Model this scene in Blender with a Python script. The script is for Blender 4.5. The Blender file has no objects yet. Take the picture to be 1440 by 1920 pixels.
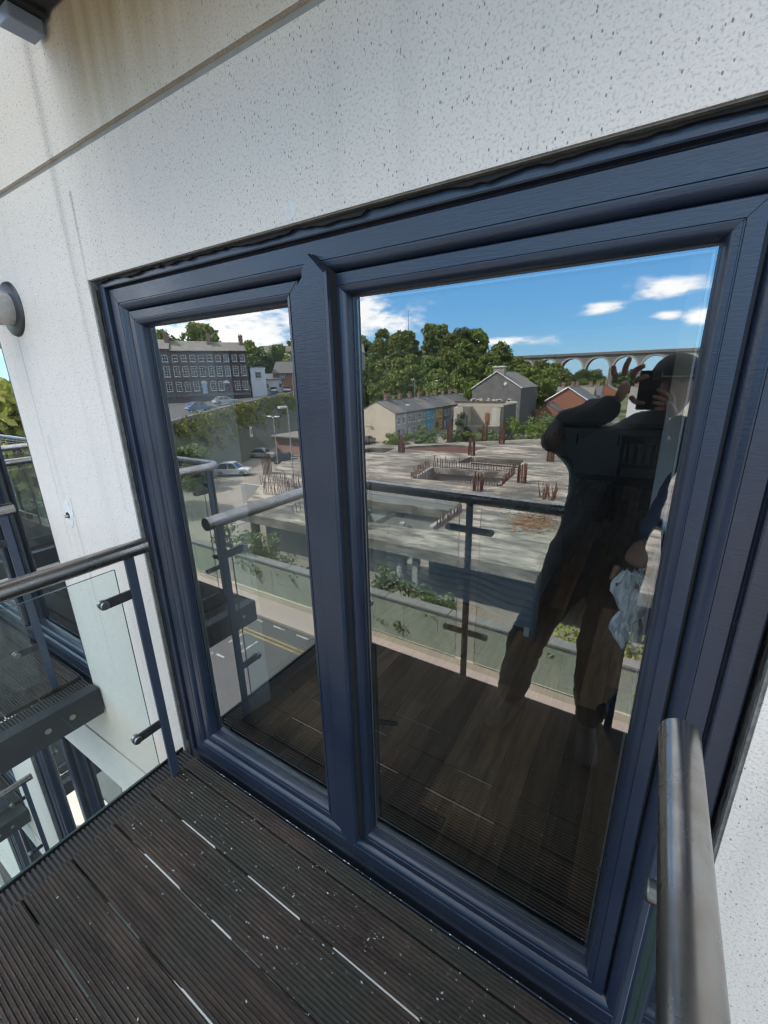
import bpy, bmesh, math, random
import numpy as np
from mathutils import Vector, Matrix, Quaternion

# ------------------------------------------------------------------ camera, sky, sun, exposure
sc = bpy.context.scene
col = sc.collection
EYE = 1.723                      # camera height above the deck
YV = 1.05                        # y of the mirrored viewpoint: a thing L metres off in the reflection stands at y = YV - L
ROAD = EYE - 11.5                # street level

cam_d = bpy.data.cameras.new('camera')
cam_d.sensor_fit = 'HORIZONTAL'; cam_d.sensor_width = 36.0; cam_d.lens = 19.904
cam_d.clip_start = 0.02; cam_d.clip_end = 4000
cam = bpy.data.objects.new('camera', cam_d); col.objects.link(cam)
RM = ((0.84814773, 0.14088669, -0.51068226), (0.52932077, -0.26461057, 0.80610221), (-0.02156285, -0.95400848, -0.29900311))
m = Matrix(((RM[0][0], -RM[0][1], -RM[0][2], 0.0), (RM[1][0], -RM[1][1], -RM[1][2], -0.88),
            (RM[2][0], -RM[2][1], -RM[2][2], EYE), (0, 0, 0, 1)))
cam.matrix_world = m
sc.camera = cam

SUN_AZ = math.radians(-57); SUN_EL = math.radians(47)
to_sun = Vector((math.sin(SUN_AZ) * math.cos(SUN_EL), math.cos(SUN_AZ) * math.cos(SUN_EL), math.sin(SUN_EL)))
wd = bpy.data.worlds.new('World'); sc.world = wd; wd.use_nodes = True
nt = wd.node_tree; nt.nodes.clear()
def wn(t, **k):
    n = nt.nodes.new(t)
    for a, b in k.items(): setattr(n, a, b)
    return n
wout = wn('ShaderNodeOutputWorld'); bg = wn('ShaderNodeBackground'); bg.inputs['Strength'].default_value = 0.10
sky = wn('ShaderNodeTexSky', sky_type='NISHITA', sun_disc=False)
sky.sun_elevation = SUN_EL; sky.sun_rotation = SUN_AZ
sky.air_density = 1.0; sky.dust_density = 0.15; sky.ozone_density = 3.0
tc = wn('ShaderNodeTexCoord')
def wmath(op, a, b=None, c=None):
    n = wn('ShaderNodeMath', operation=op)
    for i, x in enumerate((a, b, c)):
        if x is None: continue
        if hasattr(x, 'links') or hasattr(x, 'is_linked'): nt.links.new(x, n.inputs[i])
        else: n.inputs[i].default_value = x
    return n.outputs[0]
# clouds: noise on the sky dome, gathered round a few banks
mp = wn('ShaderNodeMapping'); mp.inputs['Scale'].default_value = (1, 1, 2.6)
nt.links.new(tc.outputs['Generated'], mp.inputs['Vector'])
nz = wn('ShaderNodeTexNoise'); nz.inputs['Scale'].default_value = 9.0; nz.inputs['Detail'].default_value = 9.0
nz.inputs['Roughness'].default_value = 0.56; nz.inputs['Distortion'].default_value = 0.25
nt.links.new(mp.outputs[0], nz.inputs['Vector'])
def bank(d, w, h):
    """a soft patch of the sky round direction d, w wide and h high (radians)"""
    d = Vector(d).normalized()
    rt = Vector((0, 0, 1)).cross(d).normalized(); up = d.cross(rt)
    o = []
    for ax, s in ((rt, w), (up, h)):
        v = wn('ShaderNodeVectorMath', operation='DOT_PRODUCT'); v.inputs[1].default_value = ax / s
        nt.links.new(tc.outputs['Generated'], v.inputs[0]); o.append(wmath('POWER', wmath('ABSOLUTE', v.outputs['Value']), 2.0))
    v = wn('ShaderNodeVectorMath', operation='DOT_PRODUCT'); v.inputs[1].default_value = d
    nt.links.new(tc.outputs['Generated'], v.inputs[0])
    front = wmath('GREATER_THAN', v.outputs['Value'], 0.0)
    g = wmath('EXPONENT', wmath('MULTIPLY', wmath('ADD', o[0], o[1]), -1.0))
    return wmath('MULTIPLY', g, front)
CLOUDS = [((-1.15, -1, .165), .20, .075), ((-1.55, -1, .16), .2, .06), ((-.69, -1, .178), .075, .060), ((-.62, -1, .140), .090, .030),
          ((-.01, -1, .145), .055, .018), ((-.115, -1, .124), .040, .010), ((.045, -1, .093), .03, .018), ((-.01, -1, .101), .025, .010),
          ((-.35, -1, .075), .12, .010), ((-2.6, -1, .5), .4, .15), ((1.6, -1, .3), .4, .1), ((2.5, .6, .4), .4, .12), ((-.4, 1, .5), .5, .15)]
acc = None
for d, w_, h_ in CLOUDS:
    b = bank(d, w_, h_)
    acc = b if acc is None else wmath('MAXIMUM', acc, b)
nz3 = wn('ShaderNodeTexNoise'); nz3.inputs['Scale'].default_value = 34.0; nz3.inputs['Detail'].default_value = 8.0; nz3.inputs['Roughness'].default_value = 0.6; nt.links.new(mp.outputs[0], nz3.inputs['Vector'])
acc = wmath('MULTIPLY', acc, wmath('ADD', wmath('MULTIPLY', nz3.outputs['Fac'], 1.9), 0.12))
dens = wmath('ADD', wmath('MULTIPLY', acc, 0.62), wmath('MULTIPLY', wmath('SUBTRACT', nz.outputs['Fac'], 0.5), 1.2))
# scattered cloud added over the unseen dome to brighten and whiten the facade light
sepz = wn('ShaderNodeSeparateXYZ'); nt.links.new(tc.outputs['Generated'], sepz.inputs[0])
nz2 = wn('ShaderNodeTexNoise'); nz2.inputs['Scale'].default_value = 3.2; nz2.inputs['Detail'].default_value = 8.0; nz2.inputs['Roughness'].default_value = .55; nt.links.new(mp.outputs[0], nz2.inputs['Vector'])
hi = wn('ShaderNodeMapRange', interpolation_type='SMOOTHSTEP'); hi.inputs[1].default_value = .26; hi.inputs[2].default_value = .45; nt.links.new(sepz.outputs[2], hi.inputs[0])
dens = wmath('MAXIMUM', dens, wmath('MULTIPLY', hi.outputs[0], wmath('ADD', wmath('MULTIPLY', wmath('SUBTRACT', nz2.outputs['Fac'], .5), 3.0), .50)))
dens = wmath('MULTIPLY', dens, wmath('GREATER_THAN', sepz.outputs[2], 0.0))
mr = wn('ShaderNodeMapRange', interpolation_type='SMOOTHSTEP'); mr.inputs[1].default_value = 0.16; mr.inputs[2].default_value = 0.66
nt.links.new(dens, mr.inputs[0])
mx = wn('ShaderNodeMix', data_type='RGBA'); nt.links.new(mr.outputs[0], mx.inputs[0])
hsv = wn('ShaderNodeHueSaturation'); hsv.inputs['Saturation'].default_value = 1.18; nt.links.new(sky.outputs[0], hsv.inputs['Color'])
tint = wn('ShaderNodeMix', data_type='RGBA', blend_type='MULTIPLY'); tint.inputs[0].default_value = 1.0; tint.inputs[7].default_value = (.80, .98, 1.15, 1)
nt.links.new(hsv.outputs[0], tint.inputs[6])
az = wn('ShaderNodeMix', data_type='RGBA'); az.inputs[0].default_value = .48; az.inputs[7].default_value = (1.5, 4.9, 9.2, 1)      # clear summer azure
nt.links.new(tint.outputs[2], az.inputs[6]); nt.links.new(az.outputs[2], mx.inputs[6]); mx.inputs[7].default_value = (11.6, 11.4, 11.2, 1)
nt.links.new(mx.outputs[2], bg.inputs['Color']); nt.links.new(bg.outputs[0], wout.inputs['Surface'])

sun_d = bpy.data.lights.new('sun', 'SUN'); sun_d.energy = 4.2; sun_d.angle = math.radians(0.53); sun_d.color = (1.0, 0.94, 0.85)
sun = bpy.data.objects.new('sun', sun_d); col.objects.link(sun)
sun.location = (0, 0, 60); sun.rotation_mode = 'QUATERNION'; sun.rotation_quaternion = to_sun.to_track_quat('Z', 'Y')

vs = sc.view_settings
vs.view_transform = 'Standard'; vs.look = 'None'; vs.gamma = 1.0; vs.use_curve_mapping = False; vs.exposure = 1.72
cy = sc.cycles
cy.use_denoising = True; cy.use_adaptive_sampling = False; cy.pixel_filter_type = 'BLACKMAN_HARRIS'; cy.filter_width = 1.3; cy.max_bounces = 10; cy.diffuse_bounces = 4; cy.glossy_bounces = 5
cy.transmission_bounces = 8; cy.transparent_max_bounces = 32; cy.caustics_reflective = False; cy.caustics_refractive = False
cy.sample_clamp_indirect = 6.0

# ------------------------------------------------------------------ helpers
rnd = random.Random(7)
rng = np.random.default_rng(11)

def new_obj(name, data, parent=None, loc=None, world=False):
    o = bpy.data.objects.new(name, data); col.objects.link(o)
    if parent is not None:
        o.parent = parent
        if world: o.matrix_parent_inverse = parent.matrix_basis.inverted()
    if loc is not None: o.location = loc
    return o
def tag(o, label=None, cat=None, group=None, kind=None):
    for k, v in (('label', label), ('category', cat), ('group', group), ('kind', kind)):
        if v is not None: o[k] = v
    return o
def thing(name, label, cat, loc=(0, 0, 0), rz=0.0, group=None):
    e = bpy.data.objects.new(name, None); col.objects.link(e); e.empty_display_size = 0.1
    e.location = loc; e.rotation_euler = (0, 0, rz); bpy_update(e)
    return tag(e, label, cat, group)
def bpy_update(e):
    e.matrix_basis = Matrix.Translation(e.location) @ e.rotation_euler.to_matrix().to_4x4()
def copy_tree(o, parent=None, loc=None, rz=None, label=None, group=None):
    c = o.copy(); col.objects.link(c); c.parent = parent
    if parent is not None: c.matrix_parent_inverse = o.matrix_parent_inverse
    if loc is not None: c.location = loc
    if rz is not None: c.rotation_euler = (0, 0, rz)
    if label: c['label'] = label
    if group: c['group'] = group
    for ch in o.children: copy_tree(ch, c)
    return c

class MB:
    def __init__(s): s.v = []; s.f = []
    def add(s, vs_, fs): 
        n = len(s.v); s.v += [tuple(p) for p in vs_]; s.f += [tuple(i + n for i in f) for f in fs]; return s
    def box(s, x0, x1, y0, y1, z0, z1):
        return s.add([(x0,y0,z0),(x1,y0,z0),(x1,y1,z0),(x0,y1,z0),(x0,y0,z1),(x1,y0,z1),(x1,y1,z1),(x0,y1,z1)],
                     [(0,3,2,1),(4,5,6,7),(0,1,5,4),(1,2,6,5),(2,3,7,6),(3,0,4,7)])
    def bbox(s, x0, x1, y0, y1, z0, z1, b=0.004):
        """box with chamfered edges"""
        if min(x1-x0, y1-y0, z1-z0) < 2.2*b: b = min(x1-x0, y1-y0, z1-z0)/2.3
        bm = bmesh.new(); bmesh.ops.create_cube(bm, size=1.0)
        for w in bm.verts: w.co = Vector(((x0+x1)/2 + w.co.x*(x1-x0), (y0+y1)/2 + w.co.y*(y1-y0), (z0+z1)/2 + w.co.z*(z1-z0)))
        bmesh.ops.bevel(bm, geom=bm.edges[:], offset=b, segments=1, affect='EDGES', profile=0.5)
        bm.verts.index_update(); s.add([w.co[:] for w in bm.verts], [[w.index for w in f.verts] for f in bm.faces]); bm.free(); return s
    def prism(s, poly, z0, z1):
        n = len(poly); vs_ = [(x, y, z0) for x, y in poly] + [(x, y, z1) for x, y in poly]
        return s.add(vs_, [tuple(range(n-1, -1, -1)), tuple(range(n, 2*n))] + [(i, (i+1) % n, n+(i+1) % n, n+i) for i in range(n)])
    def xprism(s, poly, x0, x1):
        """polygon in (y, z) pulled along x"""
        n = len(poly); vs_ = [(x0, y, z) for y, z in poly] + [(x1, y, z) for y, z in poly]
        return s.add(vs_, [tuple(range(n-1, -1, -1)), tuple(range(n, 2*n))] + [(i, (i+1) % n, n+(i+1) % n, n+i) for i in range(n)])
    def yprism(s, poly, y0, y1):
        n = len(poly); vs_ = [(x, y0, z) for x, z in poly] + [(x, y1, z) for x, z in poly]
        return s.add(vs_, [tuple(range(n)), tuple(range(2*n-1, n-1, -1))] + [((i+1) % n, i, n+i, n+(i+1) % n) for i in range(n)])
    def tube(s, pts, r, n=14, cap=True):
        pts = [Vector(p) for p in pts]; R_ = [r]*len(pts) if not hasattr(r, '__len__') else r
        rings = []; up = None
        for i, p in enumerate(pts):
            d = (pts[min(i+1, len(pts)-1)] - pts[max(i-1, 0)]).normalized()
            if up is None: up = Vector((0, 0, 1)) if abs(d.z) < .9 else Vector((1, 0, 0))
            a = d.cross(up).normalized(); b = a.cross(d).normalized(); up = b
            rings.append([p + (a*math.cos(t) + b*math.sin(t))*R_[i] for t in [2*math.pi*k/n for k in range(n)]])
        vs_ = [q for ring in rings for q in ring]; fs = []
        for i in range(len(pts)-1):
            for k in range(n): fs.append((i*n+k, i*n+(k+1) % n, (i+1)*n+(k+1) % n, (i+1)*n+k))
        if cap: fs += [tuple(range(n-1, -1, -1)), tuple((len(pts)-1)*n+k for k in range(n))]
        return s.add(vs_, fs)
    def lathe(s, prof, axis='z', c=(0, 0, 0), n=24):
        vs_ = []; fs = []
        for r, h in prof:
            for k in range(n):
                t = 2*math.pi*k/n; a, b = r*math.cos(t), r*math.sin(t)
                p = {'z': (a, b, h), 'y': (a, h, b), 'x': (h, a, b)}[axis]
                vs_.append((c[0]+p[0], c[1]+p[1], c[2]+p[2]))
        for i in range(len(prof)-1):
            for k in range(n): fs.append((i*n+k, i*n+(k+1) % n, (i+1)*n+(k+1) % n, (i+1)*n+k))
        fs += [tuple(range(n-1, -1, -1)), tuple((len(prof)-1)*n+k for k in range(n))]
        return s.add(vs_, fs)
    def mesh(s, name, mat=None, smooth=False):
        me = bpy.data.meshes.new(name); me.from_pydata(s.v, [], s.f)
        if mat: me.materials.append(mat)
        bm = bmesh.new(); bm.from_mesh(me); bmesh.ops.recalc_face_normals(bm, faces=bm.faces[:]); bm.to_mesh(me); bm.free()
        if smooth:
            me.polygons.foreach_set('use_smooth', [True]*len(me.polygons))
            try: me.set_sharp_from_angle(angle=math.radians(38))
            except Exception: pass
        me.update(); return me
    def build(s, name, mat, parent=None, loc=None, world=False, smooth=False):
        return new_obj(name, s.mesh(name, mat, smooth), parent, loc, world)

# ------------------------------------------------------------------ materials
MATS = {}
def mat(name, base=(.5, .5, .5), rough=.6, metal=0.0, spec=.5, noise=None, bump=None, var=None, coat=0.0):
    """noise=(scale, amount, colour) mottles the base; bump=(scale, strength, distance); var = per-object value spread"""
    if name in MATS: return MATS[name]
    m_ = bpy.data.materials.new(name); m_.use_nodes = True; t = m_.node_tree; b = t.nodes['Principled BSDF']
    b.inputs['Roughness'].default_value = rough; b.inputs['Metallic'].default_value = metal
    b.inputs['Specular IOR Level'].default_value = spec; b.inputs['Coat Weight'].default_value = coat
    b.inputs['Base Color'].default_value = (*base, 1)
    src = None; co = t.nodes.new('ShaderNodeTexCoord')
    if noise:
        n_ = t.nodes.new('ShaderNodeTexNoise'); n_.inputs['Scale'].default_value = noise[0]; n_.inputs['Detail'].default_value = 8; n_.inputs['Roughness'].default_value = .65
        t.links.new(co.outputs['Object'], n_.inputs['Vector'])
        mr_ = t.nodes.new('ShaderNodeMapRange'); mr_.inputs[1].default_value = .35; mr_.inputs[2].default_value = .65; mr_.inputs[4].default_value = noise[1]
        t.links.new(n_.outputs['Fac'], mr_.inputs[0])
        x = t.nodes.new('ShaderNodeMix'); x.data_type = 'RGBA'; t.links.new(mr_.outputs[0], x.inputs[0])
        x.inputs[6].default_value = (*base, 1); x.inputs[7].default_value = (*noise[2], 1); src = x.outputs[2]
    if var:
        oi = t.nodes.new('ShaderNodeObjectInfo'); h = t.nodes.new('ShaderNodeHueSaturation')
        q = t.nodes.new('ShaderNodeMapRange'); q.inputs[3].default_value = 1-var; q.inputs[4].default_value = 1+var
        t.links.new(oi.outputs['Random'], q.inputs[0]); t.links.new(q.outputs[0], h.inputs['Value'])
        if src: t.links.new(src, h.inputs['Color'])
        else: h.inputs['Color'].default_value = (*base, 1)
        src = h.outputs[0]
    if src: t.links.new(src, b.inputs['Base Color'])
    if bump:
        n_ = t.nodes.new('ShaderNodeTexNoise'); n_.inputs['Scale'].default_value = bump[0]; n_.inputs['Detail'].default_value = 6
        t.links.new(co.outputs['Object'], n_.inputs['Vector'])
        u = t.nodes.new('ShaderNodeBump'); u.inputs['Strength'].default_value = bump[1]; u.inputs['Distance'].default_value = bump[2]
        t.links.new(n_.outputs['Fac'], u.inputs['Height']); t.links.new(u.outputs[0], b.inputs['Normal'])
    MATS[name] = m_; return m_
def N(t, kind, **k):
    n_ = t.nodes.new(kind)
    for a, b in k.items(): setattr(n_, a, b)
    return n_
def mixc(t, fac, a, b, blend='MIX'):
    x = N(t, 'ShaderNodeMix', data_type='RGBA', blend_type=blend)
    for i, q in ((0, fac), (6, a), (7, b)):
        if hasattr(q, 'is_linked'): t.links.new(q, x.inputs[i])
        elif i == 0: x.inputs[0].default_value = q
        else: x.inputs[i].default_value = (*q, 1)
    return x.outputs[2]
def mrange(t, src, a, b, c=0.0, d=1.0):
    x = N(t, 'ShaderNodeMapRange'); t.links.new(src, x.inputs[0])
    for i, q in enumerate((a, b, c, d)): x.inputs[i+1].default_value = q
    return x.outputs[0]

def m_render():
    """white speckled roughcast with weather streaks"""
    m_ = bpy.data.materials.new('white_speckled_render'); m_.use_nodes = True; t = m_.node_tree; b = t.nodes['Principled BSDF']
    b.inputs['Roughness'].default_value = .85; b.inputs['Specular IOR Level'].default_value = .25
    g = N(t, 'ShaderNodeNewGeometry'); P_ = g.outputs['Position']
    base = (.70, .635, .555)
    n1 = N(t, 'ShaderNodeTexNoise'); n1.inputs['Scale'].default_value = 1.3; n1.inputs['Detail'].default_value = 6; t.links.new(P_, n1.inputs['Vector'])
    c = mixc(t, mrange(t, n1.outputs['Fac'], .4, .7, 0, .5), base, (.62, .565, .49))
    # fine grey grain
    n2 = N(t, 'ShaderNodeTexNoise'); n2.inputs['Scale'].default_value = 190; n2.inputs['Detail'].default_value = 2; t.links.new(P_, n2.inputs['Vector'])
    c = mixc(t, mrange(t, n2.outputs['Fac'], .52, .70, 0, .62), c, (.33, .325, .32))
    # black flecks, slightly upright
    mp_ = N(t, 'ShaderNodeMapping'); mp_.inputs['Scale'].default_value = (1, 1, .55); t.links.new(P_, mp_.inputs['Vector'])
    vo = N(t, 'ShaderNodeTexVoronoi'); vo.inputs['Scale'].default_value = 46; t.links.new(mp_.outputs[0], vo.inputs['Vector'])
    sep = N(t, 'ShaderNodeSeparateColor'); t.links.new(vo.outputs['Color'], sep.inputs[0])
    thr = mrange(t, sep.outputs[0], .74, 1.0, 0.0, .062)
    lt = N(t, 'ShaderNodeMath', operation='LESS_THAN'); t.links.new(vo.outputs['Distance'], lt.inputs[0]); t.links.new(thr, lt.inputs[1])
    c = mixc(t, lt.outputs[0], c, (.10, .10, .11))
    vo2 = N(t, 'ShaderNodeTexVoronoi'); vo2.inputs['Scale'].default_value = 120; t.links.new(mp_.outputs[0], vo2.inputs['Vector'])
    sep2 = N(t, 'ShaderNodeSeparateColor'); t.links.new(vo2.outputs['Color'], sep2.inputs[0])
    lt2 = N(t, 'ShaderNodeMath', operation='LESS_THAN'); t.links.new(vo2.outputs['Distance'], lt2.inputs[0]); t.links.new(mrange(t, sep2.outputs[1], .34, 1.0, 0.0, .19), lt2.inputs[1])
    c = mixc(t, lt2.outputs[0], c, (.22, .22, .23))
    # rain streaks: noise stretched down the wall
    mp2 = N(t, 'ShaderNodeMapping'); mp2.inputs['Scale'].default_value = (7, 7, .35); t.links.new(P_, mp2.inputs['Vector'])
    n3 = N(t, 'ShaderNodeTexNoise'); n3.inputs['Scale'].default_value = 1.6; n3.inputs['Detail'].default_value = 5; t.links.new(mp2.outputs[0], n3.inputs['Vector'])
    c = mixc(t, mrange(t, n3.outputs['Fac'], .55, .75, 0, .24), c, (.46, .43, .38))
    # yellowish-brown damp stain under the balcony above, over each joint
    sx = N(t, 'ShaderNodeSeparateXYZ'); t.links.new(P_, sx.inputs[0])
    def M_(op, a, b_=None):
        n_ = N(t, 'ShaderNodeMath', operation=op)
        for i, q in enumerate((a, b_)):
            if q is None: continue
            if hasattr(q, 'is_linked'): t.links.new(q, n_.inputs[i])
            else: n_.inputs[i].default_value = q
        return n_.outputs[0]
    zz = M_('PINGPONG', M_('ADD', sx.outputs[2], 10*2.95 - 2.449 + 2.95*0), 2.95)   # 0 at a joint
    zfrac = M_('FLOORED_MODULO', M_('ADD', sx.outputs[2], 10*2.95 - 2.449), 2.95)
    zm = M_('MULTIPLY', mrange(t, zfrac, -.1, .22, 0.0, 1.0), mrange(t, zfrac, .50, .75, 1.0, 0.0))
    xw = M_('FLOORED_MODULO', M_('ADD', sx.outputs[0], 10*2.94 + 1.80), 2.94)
    xm = M_('MULTIPLY', mrange(t, xw, .05, .25), mrange(t, xw, .5, 1.7, 1.0, .10))
    ns = N(t, 'ShaderNodeTexNoise'); ns.inputs['Scale'].default_value = 2.2; ns.inputs['Detail'].default_value = 5; t.links.new(mp2.outputs[0], ns.inputs['Vector'])
    st = M_('MULTIPLY', M_('MULTIPLY', zm, xm), mrange(t, ns.outputs['Fac'], .3, .6, .45, 1.0))
    c = mixc(t, M_('MULTIPLY', st, .95), c, (.36, .29, .17))
    # dark upright streaks below the left jamb corner and under the flue
    for x0, w, z0, z1, am in ((-1.86, .03, 1.2, 2.8, .5), (-2.50, .012, .9, 2.0, .75), (-2.36, .012, .2, 1.2, .55), (-2.44, .03, 1.0, 1.5, .25), (-1.79, .006, 2.05, 2.35, .8), (-1.62, .05, 2.45, 2.8, .35)):
        wob = M_('ADD', sx.outputs[0], mrange(t, n3.outputs['Fac'], .3, .7, -.02, .02))
        dx = M_('ABSOLUTE', M_('SUBTRACT', wob, x0))
        k = M_('MULTIPLY', mrange(t, dx, 0, w, am, 0), M_('MULTIPLY', M_('GREATER_THAN', sx.outputs[2], z0), mrange(t, sx.outputs[2], z0, z1, .3, 1.0)))
        k = M_('MULTIPLY', k, M_('LESS_THAN', sx.outputs[2], z1))
        k = M_('MULTIPLY', k, mrange(t, n2.outputs['Fac'], .35, .6, .35, 1.0))
        c = mixc(t, k, c, (.17, .165, .155))
    t.links.new(c, b.inputs['Base Color'])
    u = N(t, 'ShaderNodeBump'); u.inputs['Strength'].default_value = .35; u.inputs['Distance'].default_value = .004
    n4 = N(t, 'ShaderNodeTexNoise'); n4.inputs['Scale'].default_value = 130; n4.inputs['Detail'].default_value = 4; t.links.new(P_, n4.inputs['Vector'])
    t.links.new(n4.outputs['Fac'], u.inputs['Height']); t.links.new(u.outputs[0], b.inputs['Normal'])
    return m_
RENDER = m_render()

def m_frame():
    """anthracite-blue foil with a woodgrain emboss"""
    m_ = bpy.data.materials.new('blue_grey_foil'); m_.use_nodes = True; t = m_.node_tree; b = t.nodes['Principled BSDF']
    b.inputs['Roughness'].default_value = .36; b.inputs['Specular IOR Level'].default_value = .55
    g = N(t, 'ShaderNodeTexCoord'); O = g.outputs['Object']
    n1 = N(t, 'ShaderNodeTexNoise'); n1.inputs['Scale'].default_value = 3; n1.inputs['Detail'].default_value = 5; t.links.new(O, n1.inputs['Vector'])
    c = mixc(t, mrange(t, n1.outputs['Fac'], .35, .7), (.0145, .0220, .0405), (.021, .030, .049))
    n2 = N(t, 'ShaderNodeTexNoise'); n2.inputs['Scale'].default_value = 60; n2.inputs['Detail'].default_value = 3; t.links.new(O, n2.inputs['Vector'])
    c = mixc(t, mrange(t, n2.outputs['Fac'], .62, .8, 0, .35), c, (.05, .058, .07))
    t.links.new(c, b.inputs['Base Color'])
    gm = N(t, 'ShaderNodeNewGeometry'); se = N(t, 'ShaderNodeSeparateXYZ'); t.links.new(gm.outputs['Position'], se.inputs[0])
    mp_ = N(t, 'ShaderNodeMapping'); mp_.inputs['Scale'].default_value = (30, 240, 240); t.links.new(O, mp_.inputs['Vector'])
    n3 = N(t, 'ShaderNodeTexNoise'); n3.inputs['Scale'].default_value = 1.0; n3.inputs['Detail'].default_value = 4; n3.inputs['Distortion'].default_value = .6; t.links.new(mp_.outputs[0], n3.inputs['Vector'])
    u = N(t, 'ShaderNodeBump'); u.inputs['Strength'].default_value = .35; u.inputs['Distance'].default_value = .0015
    t.links.new(n3.outputs['Fac'], u.inputs['Height']); t.links.new(u.outputs[0], b.inputs['Normal'])
    t.links.new(mrange(t, n1.outputs['Fac'], .3, .7, .26, .42), b.inputs['Roughness'])
    return m_
FRAME = m_frame()

def m_glass(name, base_refl, fres, tint, edge=None):
    m_ = bpy.data.materials.new(name); m_.use_nodes = True; t = m_.node_tree; t.nodes.clear()
    o = N(t, 'ShaderNodeOutputMaterial'); tr = N(t, 'ShaderNodeBsdfTransparent'); gl = N(t, 'ShaderNodeBsdfGlossy'); mx_ = N(t, 'ShaderNodeMixShader')
    tr.inputs['Color'].default_value = (*tint, 1); gl.inputs['Roughness'].default_value = 0.0; gl.inputs['Color'].default_value = (.97, .99, 1.0, 1)
    fr = N(t, 'ShaderNodeFresnel'); fr.inputs['IOR'].default_value = 1.5
    ma = N(t, 'ShaderNodeMath', operation='MULTIPLY_ADD'); ma.use_clamp = True
    t.links.new(fr.outputs[0], ma.inputs[0]); ma.inputs[1].default_value = fres; ma.inputs[2].default_value = base_refl
    t.links.new(ma.outputs[0], mx_.inputs[0]); t.links.new(tr.outputs[0], mx_.inputs[1]); t.links.new(gl.outputs[0], mx_.inputs[2])
    if edge:      # thin film of dust and dried rain streaks
        co = N(t, 'ShaderNodeNewGeometry'); mp_ = N(t, 'ShaderNodeMapping'); mp_.inputs['Scale'].default_value = (9, 1, 1.6); t.links.new(co.outputs['Position'], mp_.inputs['Vector'])
        n1 = N(t, 'ShaderNodeTexNoise'); n1.inputs['Scale'].default_value = 1.6; n1.inputs['Detail'].default_value = 8; n1.inputs['Roughness'].default_value = .7; t.links.new(mp_.outputs[0], n1.inputs['Vector'])
        df = N(t, 'ShaderNodeBsdfDiffuse'); df.inputs['Color'].default_value = (.7, .7, .68, 1); m2_ = N(t, 'ShaderNodeMixShader')
        t.links.new(mrange(t, n1.outputs['Fac'], .40, .75, .002, edge), m2_.inputs[0]); t.links.new(mx_.outputs[0], m2_.inputs[1]); t.links.new(df.outputs[0], m2_.inputs[2])
        t.links.new(m2_.outputs[0], o.inputs['Surface']); return m_
    t.links.new(mx_.outputs[0], o.inputs['Surface']); return m_
GLASS_OUT = m_glass('coated_window_glass', .18, 1.7, (.95, .97, .96), .008)
GLASS_IN = m_glass('inner_window_glass', .01, .5, (.97, .98, .975))
GLASS_CLEAR = m_glass('clear_glass_core', 0.0, 0.0, (.99, .995, .992))
GLASS_BAL = m_glass('balustrade_glass', .0, .75, (.86, .94, .92), .05)
GLASS_EDGE = mat('glass_edge_green', (.055, .085, .08), .25)

def m_deck():
    m_ = bpy.data.materials.new('weathered_deck_timber'); m_.use_nodes = True; t = m_.node_tree; b = t.nodes['Principled BSDF']
    b.inputs['Specular IOR Level'].default_value = .35
    g = N(t, 'ShaderNodeNewGeometry'); P_ = g.outputs['Position']; oi = N(t, 'ShaderNodeObjectInfo')
    off = N(t, 'ShaderNodeVectorMath', operation='ADD'); t.links.new(P_, off.inputs[0])
    sc_ = N(t, 'ShaderNodeVectorMath', operation='SCALE'); sc_.inputs[0].default_value = (7, 3, 5); t.links.new(oi.outputs['Random'], sc_.inputs['Scale']); t.links.new(sc_.outputs[0], off.inputs[1])
    mp_ = N(t, 'ShaderNodeMapping'); mp_.inputs['Scale'].default_value = (1.2, 9, 9); t.links.new(off.outputs[0], mp_.inputs['Vector'])
    n1 = N(t, 'ShaderNodeTexNoise'); n1.inputs['Scale'].default_value = 3; n1.inputs['Detail'].default_value = 7; t.links.new(mp_.outputs[0], n1.inputs['Vector'])
    n2 = N(t, 'ShaderNodeTexNoise'); n2.inputs['Scale'].default_value = 2.3; n2.inputs['Detail'].default_value = 4; t.links.new(off.outputs[0], n2.inputs['Vector'])
    c = mixc(t, mrange(t, n1.outputs['Fac'], .3, .7), (.024, .017, .014), (.070, .049, .039))
    c = mixc(t, mrange(t, n2.outputs['Fac'], .45, .65, 0, .75), c, (.031, .034, .027))
    n3 = N(t, 'ShaderNodeTexNoise'); n3.inputs['Scale'].default_value = 90; n3.inputs['Detail'].default_value = 3; t.links.new(P_, n3.inputs['Vector'])
    c = mixc(t, mrange(t, n3.outputs['Fac'], .63, .75, 0, .6), c, (.15, .15, .145))
    t.links.new(c, b.inputs['Base Color'])
    t.links.new(mrange(t, n2.outputs['Fac'], .3, .7, .42, .72), b.inputs['Roughness'])
    u = N(t, 'ShaderNodeBump'); u.inputs['Strength'].default_value = .5; u.inputs['Distance'].default_value = .002
    mp3 = N(t, 'ShaderNodeMapping'); mp3.inputs['Scale'].default_value = (25, 300, 120); t.links.new(P_, mp3.inputs['Vector'])
    n5 = N(t, 'ShaderNodeTexNoise'); n5.inputs['Scale'].default_value = 1; n5.inputs['Detail'].default_value = 4; t.links.new(mp3.outputs[0], n5.inputs['Vector'])
    t.links.new(n5.outputs['Fac'], u.inputs['Height']); t.links.new(u.outputs[0], b.inputs['Normal'])
    return m_
DECK = m_deck()

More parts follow.
